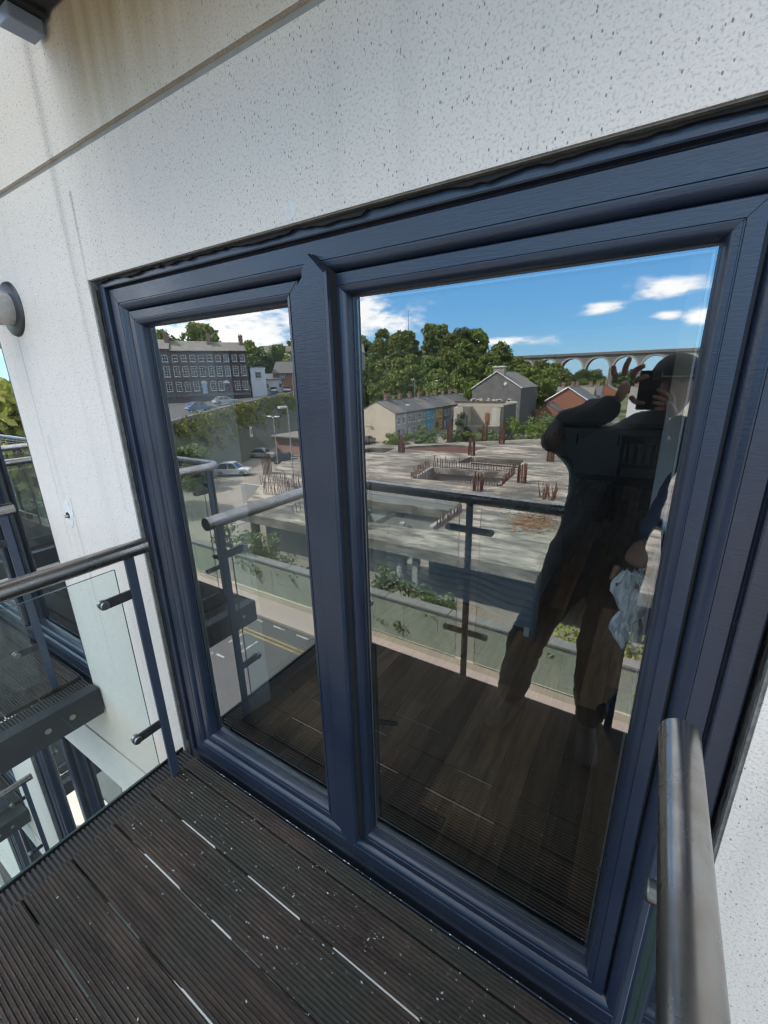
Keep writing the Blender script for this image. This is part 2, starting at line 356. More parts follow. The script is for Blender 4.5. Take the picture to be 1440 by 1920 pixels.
def m_steel():
    m_ = bpy.data.materials.new('worn_brushed_steel'); m_.use_nodes = True; t = m_.node_tree; b = t.nodes['Principled BSDF']
    b.inputs['Metallic'].default_value = 1.0
    g = N(t, 'ShaderNodeTexCoord')
    n1 = N(t, 'ShaderNodeTexNoise'); n1.inputs['Scale'].default_value = 11; n1.inputs['Detail'].default_value = 4; n1.inputs['Roughness'].default_value = .5; t.links.new(g.outputs['Object'], n1.inputs['Vector'])
    c = mixc(t, mrange(t, n1.outputs['Fac'], .4, .65), (.40, .39, .38), (.31, .285, .26)); t.links.new(c, b.inputs['Base Color'])
    t.links.new(mrange(t, n1.outputs['Fac'], .35, .7, .22, .34), b.inputs['Roughness'])
    return m_
STEEL = m_steel()
POST = mat('grey_painted_steel', (.040, .054, .085), .36, .0, .5, noise=(20, .5, (.06, .075, .10)))
BRACKET = mat('black_painted_steel', (.022, .025, .030), .42, 0, .5, noise=(30, .5, (.05, .05, .05)))
CHANNEL = mat('dark_channel_steel', (.016, .019, .023), .5, 0, .4, noise=(6, .7, (.035, .035, .033)))
BOLT = mat('bolt_steel', (.34, .33, .31), .35, 1.0)
MORTAR = mat('grey_mortar', (.23, .22, .20), .95, 0, .2, noise=(45, .8, (.12, .115, .105)), bump=(60, .8, .006))
BLACKGAP = mat('perished_sealant', (.012, .012, .012), .9)
GASKET = mat('black_gasket', (.014, .015, .016), .5)
SPACER = mat('aluminium_spacer', (.34, .35, .35), .5, .3)
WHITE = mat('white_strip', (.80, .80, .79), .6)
JOINT = mat('grey_joint_sealant', (.30, .29, .265), .8, noise=(12, .6, (.2, .195, .18)))
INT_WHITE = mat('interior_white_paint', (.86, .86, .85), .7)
INT_GREY = mat('interior_grey_paint', (.62, .61, .59), .7)  # grey-beige wall paint
CONC = mat('raw_concrete', (.40, .38, .345), .9, 0, .2, noise=(.35, .9, (.22, .205, .185)), bump=(2, .4, .05))
CONC2 = mat('board_marked_concrete', (.36, .355, .335), .9, 0, .2, noise=(.8, .8, (.24, .235, .22)))
RUST = mat('rusty_rebar', (.15, .068, .045), .85, noise=(3, .7, (.11, .045, .03)))
ASPH = mat('asphalt', (.055, .056, .058), .85, noise=(1.2, .6, (.075, .074, .072)), bump=(80, .3, .01))
PATH = mat('pinkish_paving', (.33, .27, .24), .9, noise=(1.5, .6, (.26, .22, .20)))
YEL = mat('yellow_road_paint', (.27, .19, .06), .8, noise=(2, .7, (.14, .11, .06)))
RWHITE = mat('white_road_paint', (.34, .34, .33), .8, noise=(3, .9, (.12, .12, .12)))

# ------------------------------------------------------------------ the apartment block: facade, openings, rooms behind
BAY = 2.94; STOREY = 2.95
OX0, OX1, OZ0, OZ1 = -1.787, 0.235, -0.13, 2.081       # door opening in the wall
block = thing('apartment_building', 'white speckled render apartment block with glass-fronted balconies and recessed dark doors', 'building', (0, 0, ROAD))
BX0, BX1, BYB = -14.2, 6.6, 9.0
JH = 0.024
bays = [-4, -3, -2, -1, 0, 1]
def storey_panel():
    b = MB(); z0 = -0.501 + JH/2; z1 = 2.449 - JH/2; T = .30
    xs = [BX0]
    for j in bays: xs += [OX0 + BAY*j, OX1 + BAY*j]
    xs.append(BX1)
    xs = [x for x in xs if BX0 <= x <= BX1]
    for i in range(len(xs)-1):
        if i % 2 == 0: b.box(xs[i], xs[i+1], 0, T, z0, z1)
        else:
            b.box(xs[i], xs[i+1], 0, T, z0, OZ0); b.box(xs[i], xs[i+1], 0, T, OZ1, z1)
    return b
pm_ = storey_panel().mesh('wall_panel', RENDER)
for k in range(-3, 5):
    new_obj('wall_panel', pm_, block, (0, 0, k*STOREY), True).matrix_parent_inverse = block.matrix_basis.inverted()
jm = MB().box(BX0+.01, BX1-.01, .012, .28, -JH, JH).mesh('wall_joint', JOINT)
for k in range(-3, 5):
    o = new_obj('wall_joint', jm, block, (0, 0, 2.449 + k*STOREY)); o.matrix_parent_inverse = block.matrix_basis.inverted()
zt = 2.449 + 4*STOREY
MB().box(BX0-.1, BX1+.1, -.06, BYB+.1, zt+.03, zt+.28).build('parapet', RENDER, block, world=True)
for x0, x1, y0, y1 in ((BX0, BX0+.3, .302, BYB), (BX1-.3, BX1, .302, BYB), (BX0+.3, BX1-.3, BYB-.3, BYB)):
    MB().box(x0, x1, y0, y1, ROAD, zt+.03).build('wall_panel', RENDER, block, world=True)
MB().box(BX0, BX1, 0, .3, ROAD-.2, -0.501-3*STOREY+.01).build('plinth', MORTAR, block, world=True)
for k in (-3, -2, -1, 0, 1, 2, 3, 4):                                                    # floor plates that close the rooms off from each other
    MB().box(BX0+.3, BX1-.3, .302, BYB-.3, k*STOREY-.32, k*STOREY-.06).build('floor_plate', INT_GREY, block, world=True)
for j in (-4, -3, -2, -1, 1, 2):
    xw = -2.24 + BAY*j + BAY
    if BX0+.4 < xw < BX1-.4 and j not in (0,):
        MB().box(xw-.08, xw+.08, .304, BYB-.32, -3*STOREY, zt).build('party_wall', INT_WHITE, block, world=True)
# mortar reveals round each opening, and the perished sealant round ours
rv = MB(); d0, d1 = .004, .075
rv.box(OX0-.001, OX0+.006, d0, d1, OZ0, OZ1); rv.box(OX1-.006, OX1+.001, d0, d1, OZ0, OZ1); rv.box(OX0+.006, OX1-.006, d0, d1, OZ1-.003, OZ1+.001)
rvm = rv.mesh('mortar_reveal', MORTAR)
OPENINGS = [(0, 0), (-1, 0), (-1, -1), (0, -1), (-2, 0), (-2, -1), (-1, -2), (-2, -2), (0, 1), (-1, 1), (1, 0), (-3, -1), (-3, 0), (0, -2)]
for j in bays:
    for k in range(-3, 5):
        if (j, k) in OPENINGS:
            o = new_obj('mortar_reveal', rvm, block, (j*BAY, 0, k*STOREY)); o.matrix_parent_inverse = block.matrix_basis.inverted()
        else:       # the other openings, out of view: glazed flush with a dark pane
            o = MB().box(OX0+j*BAY, OX1+j*BAY, .06, .09, OZ0+k*STOREY, OZ1+k*STOREY).build('window_pane', GASKET, block, world=True) if BX0 < OX0+j*BAY and OX1+j*BAY < BX1 else None

def ragged(pts0, nrm, depth_y, w0, w1, n, seed):
    """a torn ribbon between two points in a plane y = const; width wanders along it"""
    r = random.Random(seed); b = MB(); (xa, za), (xb, zb) = pts0; vs_ = []; w = w0
    L = []
    for i in range(n+1):
        t = i/n; w += r.uniform(-1, 1)*(w1-w0)*.55; w = min(max(w, w0), w1)
        if r.random() < .12: w = w0*.3
        x, z = xa+(xb-xa)*t, za+(zb-za)*t; s = r.uniform(-.0012, .0012)
        L.append(((x+nrm[0]*s, z+nrm[1]*s), (x+nrm[0]*(w+s), z+nrm[1]*(w+s))))
    for i in range(n):
        (a, b1), (c, d) = L[i], L[i+1]
        y = depth_y
        vs_ = [(a[0], y, a[1]), (c[0], y, c[1]), (d[0], y, d[1]), (b1[0], y, b1[1])]
        vs_ += [(p[0], y+.004, p[2]) for p in vs_]
        b.add(vs_, [(0, 1, 2, 3), (7, 6, 5, 4), (0, 4, 5, 1), (1, 5, 6, 2), (2, 6, 7, 3), (3, 7, 4, 0)])
    return b
ragged(((OX0+.012, 0), (OX0+.012, OZ1-.03)), (-1, 0), .017, .004, .013, 110, 3).build('perished_sealant', BLACKGAP, block, world=True)
ragged(((OX0+.03, OZ1-.0045), (OX1-.02, OZ1-.0045)), (0, -1), .014, .0035, .0105, 110, 5).build('perished_sealant', BLACKGAP, block, world=True)
ragged(((OX1-.012, 0), (OX1-.012, OZ1-.03)), (1, 0), .019, .001, .005, 90, 8).build('perished_sealant', BLACKGAP, block, world=True)
# filler patch with a drilled hole in the pier, and a dab of filler over the door
pa = MB(); r_ = random.Random(2); ring = []
for i in range(22):
    t = 2*math.pi*i/22; k = r_.uniform(.75, 1.1); ring.append((math.cos(t)*.042*k, math.sin(t)*.075*k))
pa.yprism([(-2.425+x, 1.115+z) for x, z in ring], -.0025, .002)
pf = pa.build('filler_patch', mat('white_filler', (.72, .70, .66), .9, noise=(60, .7, (.55, .53, .50)), bump=(60, .6, .01)), block, world=True)
MB().lathe([(.0, -.006), (.016, -.006), (.015, -.002)], 'y', (-2.438, 0, 1.103), 14).build('drilled_hole', BLACKGAP, block, world=True)
MB().tube([(-2.432, .0, 1.102), (-2.438, -.02, 1.098)], .007, 8).build('anchor_stud', BOLT, block, world=True)
pa = MB(); pa.yprism([(-.80+x*.5, 2.108+z*.26) for x, z in ring], -.0015, .001); pa.build('filler_patch', MATS['white_filler'], block, world=True)

# boiler flue
fl = thing('flue_pipe', 'short grey flue pipe with black wall flange sticking out of the pier', 'pipe', (-2.475, 0, 2.05))
MB().lathe([(.0, -.014), (.10, -.014), (.108, -.009), (.112, 0)], 'y', (0, 0, 0), 40).build('flange', BRACKET, fl, smooth=True)
MB().lathe([(.067, -.014), (.067, -.24), (.070, -.242), (.070, -.27), (.060, -.272), (.060, -.06), (0, -.06)], 'y', (0, 0, 0), 36).build('pipe', mat('dull_aluminium', (.50, .48, .45), .55, .2, noise=(16, .8, (.30, .27, .24))), fl, smooth=True)

# ------------------------------------------------------------------ the French door
def ovolo(i0, y0, i1, y1, n=6):
    """quarter-round from the face edge (i0, y0) down to (i1, y1)"""
    return [(i0+(i1-i0)*math.sin(math.pi/2*k/n), y0+(y1-y0)*(1-math.cos(math.pi/2*k/n))) for k in range(1, n+1)]
def frame_sides(x0, x1, z0, z1, profs, names, mt, parent, back):
    """mitred frame: profs = dict l/r/b/t of (inset, y) lists of equal length; one mesh per side"""
    def corner(ix, iz, sx, sz, k, px, pz):
        X = x0 + px[k][0] if sx < 0 else x1 - px[k][0]; Z = z0 + pz[k][0] if sz < 0 else z1 - pz[k][0]
        return X, Z
    for side in 'lrbt':
        P_ = profs[side]; n = len(P_); b = MB(); vs_ = []
        for k in range(n):
            if side in 'lr':
                sx = -1 if side == 'l' else 1
                for sz, q in ((-1, 'b'), (1, 't')):
                    X, Z = corner(0, 0, sx, sz, k, P_, profs[q]); vs_.append((X, P_[k][1], Z))
            else:
                sz = -1 if side == 'b' else 1
                for sx, q in ((-1, 'l'), (1, 'r')):
                    X, Z = corner(0, 0, sx, sz, k, profs[q], P_); vs_.append((X, P_[k][1], Z))
        fs = [(2*k, 2*k+1, 2*k+3, 2*k+2) for k in range(n-1)]
        b.add(vs_, fs)
        me = bpy.data.meshes.new(names[side]); me.from_pydata(b.v, [], b.f); me.materials.append(mt)
        bm = bmesh.new(); bm.from_mesh(me)
        bmesh.ops.recalc_face_normals(bm, faces=bm.faces[:])
        if sum(f.normal.y*f.calc_area() for f in bm.faces) > 0: bmesh.ops.reverse_faces(bm, faces=bm.faces[:])
        bm.to_mesh(me); bm.free()
        me.polygons.foreach_set('use_smooth', [True]*len(me.polygons)); me.set_sharp_from_angle(angle=math.radians(32)); me.update()
        new_obj(names[side], me, parent)
def outer_prof(lip, face, ov):
    p = [(0, .095), (0, .027), (.003, .025), (lip-.003, .025), (lip, .027), (lip, .047), (lip+.004, .047), (lip+.004, .042), (lip+.008, .038), (lip+face-.010, .038), (lip+face-.009, .0405), (lip+face-.006, .0405), (lip+face-.005, .038)]
    p += ovolo(lip+face-.003, .038, lip+face-.003+ov, .066)
    p += [(lip+face-.003+ov, .095)]
    return p
def sash_prof(face=.034, ov=.016, y=.050):
    p = [(0, .10), (0, y+.002), (.002, y), (face-.007, y), (face-.006, y+.002), (face-.004, y+.002), (face-.003, y)]
    p += ovolo(face, y, face+ov, .078)
    p += [(face+ov, .082), (face+ov+.004, .083), (face+ov+.004, .088)]
    return p
def make_door(label):
    d = thing('french_door', label, 'door', (0, 0, 0), 0, 'balcony French doors of the block')
    frame_sides(-1.780, .217, -.10, 2.077, {'l': outer_prof(.040, .062, .022), 'r': outer_prof(.037, .050, .024), 't': outer_prof(.022, .062, .020), 'b': outer_prof(.060, .062, .024)},
                {'l': 'frame_jamb', 'r': 'frame_jamb', 't': 'frame_head', 'b': 'threshold'}, FRAME, d, .095)
    for (sx0, sx1, wl, wr) in ((-1.654, -.842, .036, .036), (-.738, .103, .034, .034)):
        lf = bpy.data.objects.new('door_leaf', None); col.objects.link(lf); lf.parent = d; lf.empty_display_size = .1
        sp = sash_prof(); z0, z1 = .047, 1.973
        frame_sides(sx0, sx1, z0, z1, {s: sp for s in 'lrbt'}, {'l': 'stile', 'r': 'stile', 't': 'top_rail', 'b': 'bottom_rail'}, FRAME, lf, .1)
        w = .034+.016+.004
        gx0, gx1, gz0, gz1 = sx0+w-.008, sx1-w+.008, z0+w-.008, z1-w+.008
        b = MB().box(gx0, gx1, .085, .089, gz0, gz1)
        me = b.mesh('window_pane', GLASS_OUT); me.materials.append(GLASS_CLEAR)
        for p in me.polygons: p.material_index = 0 if p.normal.y < -.5 else 1
        new_obj('window_pane', me, lf)
        b = MB().box(gx0, gx1, .109, .113, gz0, gz1)
        me = b.mesh('inner_pane', GLASS_IN); me.materials.append(GLASS_CLEAR)
        for p in me.polygons: p.material_index = 0 if p.normal.y < -.5 else 1
        new_obj('inner_pane', me, lf)
        b = MB(); q = .011
        b.box(gx0+q, gx0+q+.004, .0895, .1085, gz0+q, gz1-q); b.box(gx1-q-.004, gx1-q, .0895, .1085, gz0+q, gz1-q)
        b.box(gx0+q+.004, gx1-q-.004, .0895, .1085, gz0+q, gz0+q+.006); b.box(gx0+q+.004, gx1-q-.004, .0895, .1085, gz1-q-.004, gz1-q)
        b.build('spacer_bar', SPACER, lf)
        b = MB(); q2 = -.004; g2 = .011
        for (a, c, e, g_) in ((gx0+q2, gx0+g2, gz0, gz1), (gx1-g2, gx1-q2, gz0, gz1), (gx0+g2, gx1-g2, gz0+q2, gz0+g2), (gx0+g2, gx1-g2, gz1-g2, gz1-q2)):
            b.box(a, c, .090, .108, e, g_)
        b.build('edge_seal', GASKET, lf)
        b = MB(); x0, x1 = sx0+.002, sx1-.002                                     # inner half of the sash, seen from the room
        for (a, c, e, g_) in ((x0, x0+.055, z0, z1), (x1-.055, x1, z0, z1), (x0+.055, x1-.055, z0, z0+.055), (x0+.055, x1-.055, z1-.055, z1)):
            b.box(a, c, .101, .13, e, g_)
        b.build('inner_sash', FRAME, lf)
    # meeting stile cover with pointed ends
    poly = [(-.793, .092), (-.760, .048), (-.748, .045), (-.716, .085), (-.716, 1.972), (-.766, 2.016), (-.793, 1.985)]
    b = MB(); c = .005
    b.yprism(poly, .016, .0495); cx = sum(p[0] for p in poly)/len(poly)
    poly2 = [(cx+(x-cx)*.88, z+(.004 if z < 1 else -.004)) for x, z in poly]
    b2 = MB(); n = len(poly)
    b2.add([(x, .016, z) for x, z in poly]+[(x, .010, z) for x, z in poly2], [tuple(range(n, 2*n))]+[(i, (i+1) % n, n+(i+1) % n, n+i) for i in range(n)])
    b.add(b2.v, b2.f); mo = b.build('meeting_stile_cover', FRAME, d)
    b = MB()
    b.xprism([(0, 0), (0, 0)], 0, 0) if False else None
    b.bbox(-.728, -.722, .0085, .011, .10, 1.96, .001).build('cover_bead', FRAME, d)
    b = MB(); b.yprism([(-.846, .085), (-.7935, .062), (-.7935, 1.984), (-.846, 1.935)], .030, .0505); b.build('slave_stile_cover', FRAME, d)
    b = MB(); cz = 1.03; b.yprism([(cx+(x-cx)*1.05, cz+(z-cz)*1.0016) for x, z in poly], .0300, .0500); b.build('shadow_gap_line', BLACKGAP, d)  # dark outline behind the cover, standing for the shadow gap round it
    for (xa, za, sx, sz, l, yy) in [(q[0], z, q[1], 1 if z < 1 else -1, .030, .0494) for q in ((-1.652, 1), (-.844, -1), (-.736, 1), (.101, -1)) for z in (.049, 1.971)] + [(-1.737, 2.052, 1, -1, .055, .0374), (.177, 2.052, -1, -1, .046, .0374)]:
        n_ = .0004; b = MB(); b.yprism([(xa-n_*sx, za+n_*sz), (xa+n_*sx, za-n_*sz), (xa+sx*l+n_*sx, za+sz*l-n_*sz), (xa+sx*l-n_*sx, za+sz*l+n_*sz)], yy, yy+.002); b.build('mitre_joint', BLACKGAP, d)
    b = MB(); b.box(-1.655, .105, .067, .094, .030, .046); b.box(-1.655, .105, .067, .094, 1.974, 1.99); b.box(-1.662, -1.655, .067, .094, .03, 1.99); b.box(.104, .112, .067, .094, .03, 1.99); b.box(-.845, -.735, .067, .094, .046, 1.974)
    b.build('weather_seal', GASKET, d)
    return d
door = make_door('large blue-grey French door seen close up, reflecting the town, behind the timber deck')
DOORS = {(-1, 0): 'dark French door of the next balcony across the pier, same level', (-1, -1): 'dark French door one storey down, below the next balcony',
         (-2, 0): 'dark French door two bays along, same level as the deck', (-2, -1): 'dark French door two bays along and one storey down',
         (-1, -2): 'dark French door two storeys down, below the next balcony', (-2, -2): 'dark French door two bays along and two storeys down',
         (0, -1): 'dark French door directly under the timber deck, one storey down', (0, 1): 'dark French door one storey up, above the speckled wall joint',
         (-1, 1): 'dark French door one storey up and one bay along', (1, 0): 'dark French door just past the brushed handrail, same level', (-3, -1): 'dark French door three bays along and one storey down',
         (-3, 0): 'dark French door three bays along, same level as the deck', (0, -2): 'dark French door two storeys directly under the deck'}
for (j, k), lb in DOORS.items(): copy_tree(door, None, (j*BAY, 0, k*STOREY), 0, lb)

# ------------------------------------------------------------------ balcony: deck, steel channels, handrail, posts, glass
RX0, RX1, RYF = -1.655, .115, -1.02
RZ = 1.112; RR = .031
SEAMS = [-.022, -.085, -.2415, -.398, -.5545, -.711, -.8675, -1.024]
def deck_mesh(y0, y1, x0, x1, n):
    g = .0046; y0 -= g*.4; y1 += g; pts = []
    m_ = n*8; w = (y0-y1)
    for i in range(m_+1):
        t = i/m_; yy = y0 - w*t; ph = t*n
        s = math.cos(2*math.pi*ph); h = -.0024 - .0024*max(-1, min(1, 1.6*s))
        if t < .012 or t > .988: h = -.006
        pts.append((yy, h))
    b = MB(); k = len(pts)
    vs_ = [(x0, y, z) for y, z in pts] + [(x1, y, z) for y, z in pts] + [(x0, y0, -.027), (x0, y1, -.027), (x1, y0, -.027), (x1, y1, -.027)]
    fs = [(i, i+1, k+i+1, k+i) for i in range(k-1)]
    fs += [tuple(range(k))[::-1]+(2*k, 2*k+1), tuple(range(k, 2*k))+(2*k+3, 2*k+2), (0, k, 2*k+2, 2*k), (k-1, 2*k+1, 2*k+3, 2*k-1), (2*k, 2*k+2, 2*k+3, 2*k+1)]
    b.add(vs_, fs)
    return b.mesh('deck_board', DECK, True)
def clamp(b, p, d, out):
    """flat bar with a rounded end from the post at p along d"""
    p = Vector(p); d = Vector(d).normalized(); o = Vector(out).normalized(); L, h, t = .118, .019, .009
    prof = [(0, -h), (L-h, -h)] + [(L-h+h*math.sin(a), -h*math.cos(a)) for a in [math.pi*k/10 for k in range(1, 10)]] + [(L-h, h), (0, h)]
    n = len(prof); vs_ = []
    for s in (-1, 1):
        for a, z in prof: vs_.append(p + d*a + Vector((0, 0, z)) + o*(s*t/2))
    b.add(vs_, [tuple(range(n)), tuple(range(2*n-1, n-1, -1))]+[(i, (i+1) % n, n+(i+1) % n, n+i) for i in range(n)])
    return p + d*(L-h)
def make_balcony(label):
    B = thing('balcony', label, 'balcony', (0, 0, 0), 0, 'steel and timber balconies of the block')
    for i in range(len(SEAMS)-1):
        w = SEAMS[i]-SEAMS[i+1]
        new_obj('deck_board', deck_mesh(SEAMS[i], SEAMS[i+1], -1.662, .128, 5 if i == 0 else 12), B)
    # channels round the deck
    b = MB(); b.box(-1.778, -1.770, -1.035, -.012, -.19, -.012); b.box(-1.770, -1.68, -1.035, -.012, -.19, -.18); b.box(-1.770, -1.762, -1.035, -.012, -.060, -.040)
    b.build('side_channel', CHANNEL, B)
    b = MB(); b.box(.322, .330, -1.035, -.012, -.19, -.012); b.box(.16, .322, -1.035, -.012, -.19, -.18); b.box(.25, .322, -1.035, -.012, -.022, -.012)
    b.build('side_channel', CHANNEL, B)
    b = MB(); b.box(-1.770, .322, -1.036, -1.028, -.19, -.012); b.box(-1.770, .322, -1.028, -.94, -.19, -.18); b.build('front_channel', CHANNEL, B)
    b = MB(); b.box(-1.765, .26, -.022, -.0125, -.179, -.036); b.box(-1.765, .26, -.11, -.022, -.179, -.170); b.build('ledger_channel', CHANNEL, B)
    for y in (-.20, -.62, -1.0):
        MB().box(-1.70, .16, y-.03, y+.03, -.17, -.034).build('joist', CHANNEL, B)
    MB().bbox(-1.768, -1.66, -.125, -.112, -.178, -.05, .002).build('wall_bracket', POST, B)
    MB().bbox(-1.776, -1.705, -.105, -.016, -.228, -.1905, .003).build('cleat', mat('pale_blue_cleat', (.20, .25, .32), .45), B)
    MB().bbox(.12, .26, -.125, -.112, -.20, -.05, .002).build('wall_bracket', POST, B)
    b = MB(); b.box(-1.64, .12, -.021, -.017, -.03, -.001); b.box(-1.64, .12, -.017, -.005, -.03, -.027); b.build('edge_trim', FRAME, B)
    # ribbed strip between deck and channel
    nrb = 64
    for sx, ww in ((-1.760, .092), (.14, .105)):
        rb = MB(); rb.box(sx, sx+ww, -1.025, -.014, -.034, -.028)
        for i in range(nrb):
            y = -.018 - i*(1.0/nrb); rb.box(sx, sx+ww, y-.008, y, -.0285, -.018)
        rb.build('ribbed_edge_strip', mat('black_ribbed_strip', (.03, .028, .027), .7), B)['kind'] = 'stuff'
    for i, y in enumerate((-.17, -.29, -.52, -.9)):
        for sx, dr in ((-1.778, -1), (.33, 1)):
            MB().lathe([(.0, 0), (.016, 0), (.016, dr*.004), (.010, dr*.005), (.010, dr*.010), (0, dr*.010)], 'x', (sx+dr*.0005, y, -.10), 14).build('bolt', BOLT, B)
    # handrail: left, front and right runs with rounded corners
    def arc(cx, cy, a0, a1, n=6): return [(cx+.07*math.cos(a0+(a1-a0)*k/n), cy+.07*math.sin(a0+(a1-a0)*k/n), RZ) for k in range(n+1)]
    pl = [(RX0, -.055, RZ), (RX0, -.3, RZ), (RX0, RYF+.07, RZ)] + arc(RX0+.07, RYF+.07, math.pi, 1.5*math.pi)[1:] + [(-.8, RYF, RZ)] + arc(RX1-.07, RYF+.07, 1.5*math.pi, 2*math.pi) + [(RX1, -.4, RZ), (RX1, -.10, RZ)]
    MB().tube(pl, RR, 28).build('handrail', STEEL, B, smooth=True)
    # posts with clamps
    posts = [(RX0, -.125, 'y', (1, )), (RX0, RYF+.10, 'y', (-1, )), (RX0+.10, RYF, 'x', (1, )), (-.77, RYF, 'x', (1, -1)), (RX1-.10, RYF, 'x', (-1, )), (RX1, RYF+.10, 'y', (-1, )), (RX1, -.15, 'y', (1, ))]
    for (x, y, ax, dirs) in posts:
        b = MB()
        if ax == 'y': b.bbox(x-.006, x+.006, y-.018, y+.018, -.16, RZ-RR*.6, .0015)
        else: b.bbox(x-.018, x+.018, y-.006, y+.006, -.16, RZ-RR*.6, .0015)
        po = b.build('post', POST, B)
        for z in (.935, .30):
            for s in dirs:
                b = MB()
                if ax == 'y': e = clamp(b, (x, y - s*.02, z), (0, -s, 0), (1, 0, 0))
                else: e = clamp(b, (x + s*.02, y, z), (s, 0, 0), (0, 1, 0))
                b.build('clamp', BRACKET, po)
                b = MB(); a = {'y': 'x', 'x': 'y'}[ax]
                b.lathe([(0, -.021), (.015, -.021), (.017, -.019), (.017, .011), (.015, .013), (0, .013)], a, e, 16)
                b.build('clamp_bolt', BOLT, po, smooth=True)
    # glass
    panes = [('x', RX0, -.178, RYF+.16), ('x', RX1, -.20, RYF+.16), ('y', RYF, RX0+.16, -.83), ('y', RYF, -.71, RX1-.16)]
    for ax, c, a, e in panes:
        b = MB(); z0, z1 = .095, 1.052; t = .005; lo, hi = min(a, e), max(a, e); off = .0112
        if ax == 'x': s = -1 if c < 0 else 1; b.box(c+s*off-t, c+s*off+t, lo, hi, z0, z1)
        else: b.box(lo, hi, c-off-t, c-off+t, z0, z1)
        me = b.mesh('glass_panel', GLASS_BAL); me.materials.append(GLASS_CLEAR); me.materials.append(GLASS_EDGE)
        for p in me.polygons:
            big = abs(p.normal.x if ax == 'x' else p.normal.y) > .5
            first = (p.normal.x > .5) if ax == 'x' else (p.normal.y > .5)
            p.material_index = (0 if first else 1) if big else 2
        new_obj('glass_panel', me, B)
    return B
balc = make_balcony('timber-decked balcony in the foreground with brushed handrail and clamped glass')
BALS = {(-1, 0): 'next balcony across the pier, its steel channel and handrail level with the deck', (-1, -1): 'balcony one storey down and one bay along, seen through the glass panel',
        (-2, 0): 'balcony two bays along at the level of the deck', (-2, -1): 'balcony two bays along and one storey down', (0, 1): 'dark balcony underside overhead, straight above the deck',
        (-1, 1): 'balcony overhead one bay along past the pier', (-1, -2): 'balcony two storeys down and one bay along', (0, -1): 'balcony straight below the deck, one storey down', (1, 0): 'balcony past the brushed handrail on the far side of the wall'}
for (j, k), lb in BALS.items(): copy_tree(balc, None, (j*BAY, 0, k*STOREY), 0, lb)
# pale strips added in the board gaps, standing for daylight seen through from below
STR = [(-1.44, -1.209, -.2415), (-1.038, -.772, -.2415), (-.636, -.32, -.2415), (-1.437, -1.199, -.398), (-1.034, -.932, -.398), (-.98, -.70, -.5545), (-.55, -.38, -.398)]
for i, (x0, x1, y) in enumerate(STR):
    q = rnd.uniform(-.0006, .0006); MB().prism([(x0, y-.0026+q), (x1, y-.0034-q), (x1+rnd.uniform(-.02, 0), y+.0042), (x0+rnd.uniform(0, .02), y+.0040+q)], -.018, -.0088).build('gap_light_strip', WHITE, balc)
GREY_STR = mat('glassy_grey_strip', (.16, .18, .18), .25)
for x0, x1, y in ((-1.39, -1.196, -.5545), (-1.398, -1.186, -.711), (-.93, -.80, -.398)): MB().bbox(x0, x1, y-.0030, y+.0040, -.018, -.0100, .0006).build('gap_light_strip', GREY_STR, balc)
# crumbs of paint and grit on the boards
b = MB(); r_ = random.Random(21)
for i in range(420):
    x = r_.uniform(-1.62, .08); y = r_.choice((-.2, -.3, -.36, -.12, r_.uniform(-1.0, -.03), r_.uniform(-.5, -.03))) + r_.uniform(-.04, .04)
    if not -1.0 < y < -.03: continue
    s = r_.choice((.0006, .0007, .0008, .0010, .0013, .0019)); a = r_.uniform(0, 3.14); l = s*r_.uniform(1, 2.6); c, q = math.cos(a), math.sin(a)
    b.add([(x+c*l-q*s, y+q*l+c*s, .0004), (x-c*l-q*s, y-q*l+c*s, .0004), (x-c*l+q*s, y-q*l-c*s, .0004), (x+c*l+q*s, y+q*l-c*s, .0004), (x, y, .0004+s)], [(0, 1, 4), (1, 2, 4), (2, 3, 4), (3, 0, 4), (3, 2, 1, 0)])
for i in range(60):
    x = r_.uniform(-1.6, .1); y = -.019; s = r_.choice((.0006, .0009, .0014)); l = s*r_.uniform(1, 4)
    b.add([(x-l, y-s, -.0008), (x+l, y-s, -.0008), (x+l, y+s, -.0008), (x-l, y+s, -.0008), (x, y, s)], [(0, 1, 4), (1, 2, 4), (2, 3, 4), (3, 0, 4), (3, 2, 1, 0)])
tag(b.build('grit', mat('pale_grit', (.55, .56, .56), .7, var=None)), 'pale paint crumbs and grit scattered over the grooved deck boards', 'grit', kind='stuff')

# ------------------------------------------------------------------ the town opposite: ground, street, walls
def T(x, L, z): return Vector((x, YV - L, EYE + z))
G0 = -11.5
GRASS = mat('rough_grass', (.085, .105, .035), .95, noise=(.25, .8, (.12, .11, .06)))
EARTH = mat('gravelly_earth', (.26, .23, .19), .95, noise=(.3, .9, (.16, .145, .12)))
def sheet(name, poly, z, mt, label, cat, kind='structure'):
    b = MB(); n = len(poly)
    b.add([T(x, L, zz if zz is not None else z) for x, L, zz in [(p + (None,))[:3] for p in poly]], [tuple(range(n))])
    me = bpy.data.meshes.new(name); me.from_pydata(b.v, [], b.f); me.materials.append(mt)
    bm = bmesh.new(); bm.from_mesh(me); bmesh.ops.triangulate(bm, faces=bm.faces[:])
    for f in bm.faces:
        if f.normal.z < 0: f.normal_flip()
    bm.to_mesh(me); bm.free(); me.update()
    return tag(new_obj(name, me), label, cat, kind=kind)
sheet('ground', [(-1500, -700), (1500, -700), (1500, 2600), (-1500, 2600)], G0-.06, EARTH, 'earth and rough ground of the lower town reaching to the horizon', 'ground')
sheet('street', [(-120, 3.4), (80, 3.4), (80, 12.75), (-120, 12.75)], G0, ASPH, 'grey asphalt street below with double yellow lines', 'street')
for i in range(-30, 20):
    pass
pv = MB(); pv.box(-120, 80, YV-14.3, YV-12.75, EYE+G0-.1, EYE+G0+.12)
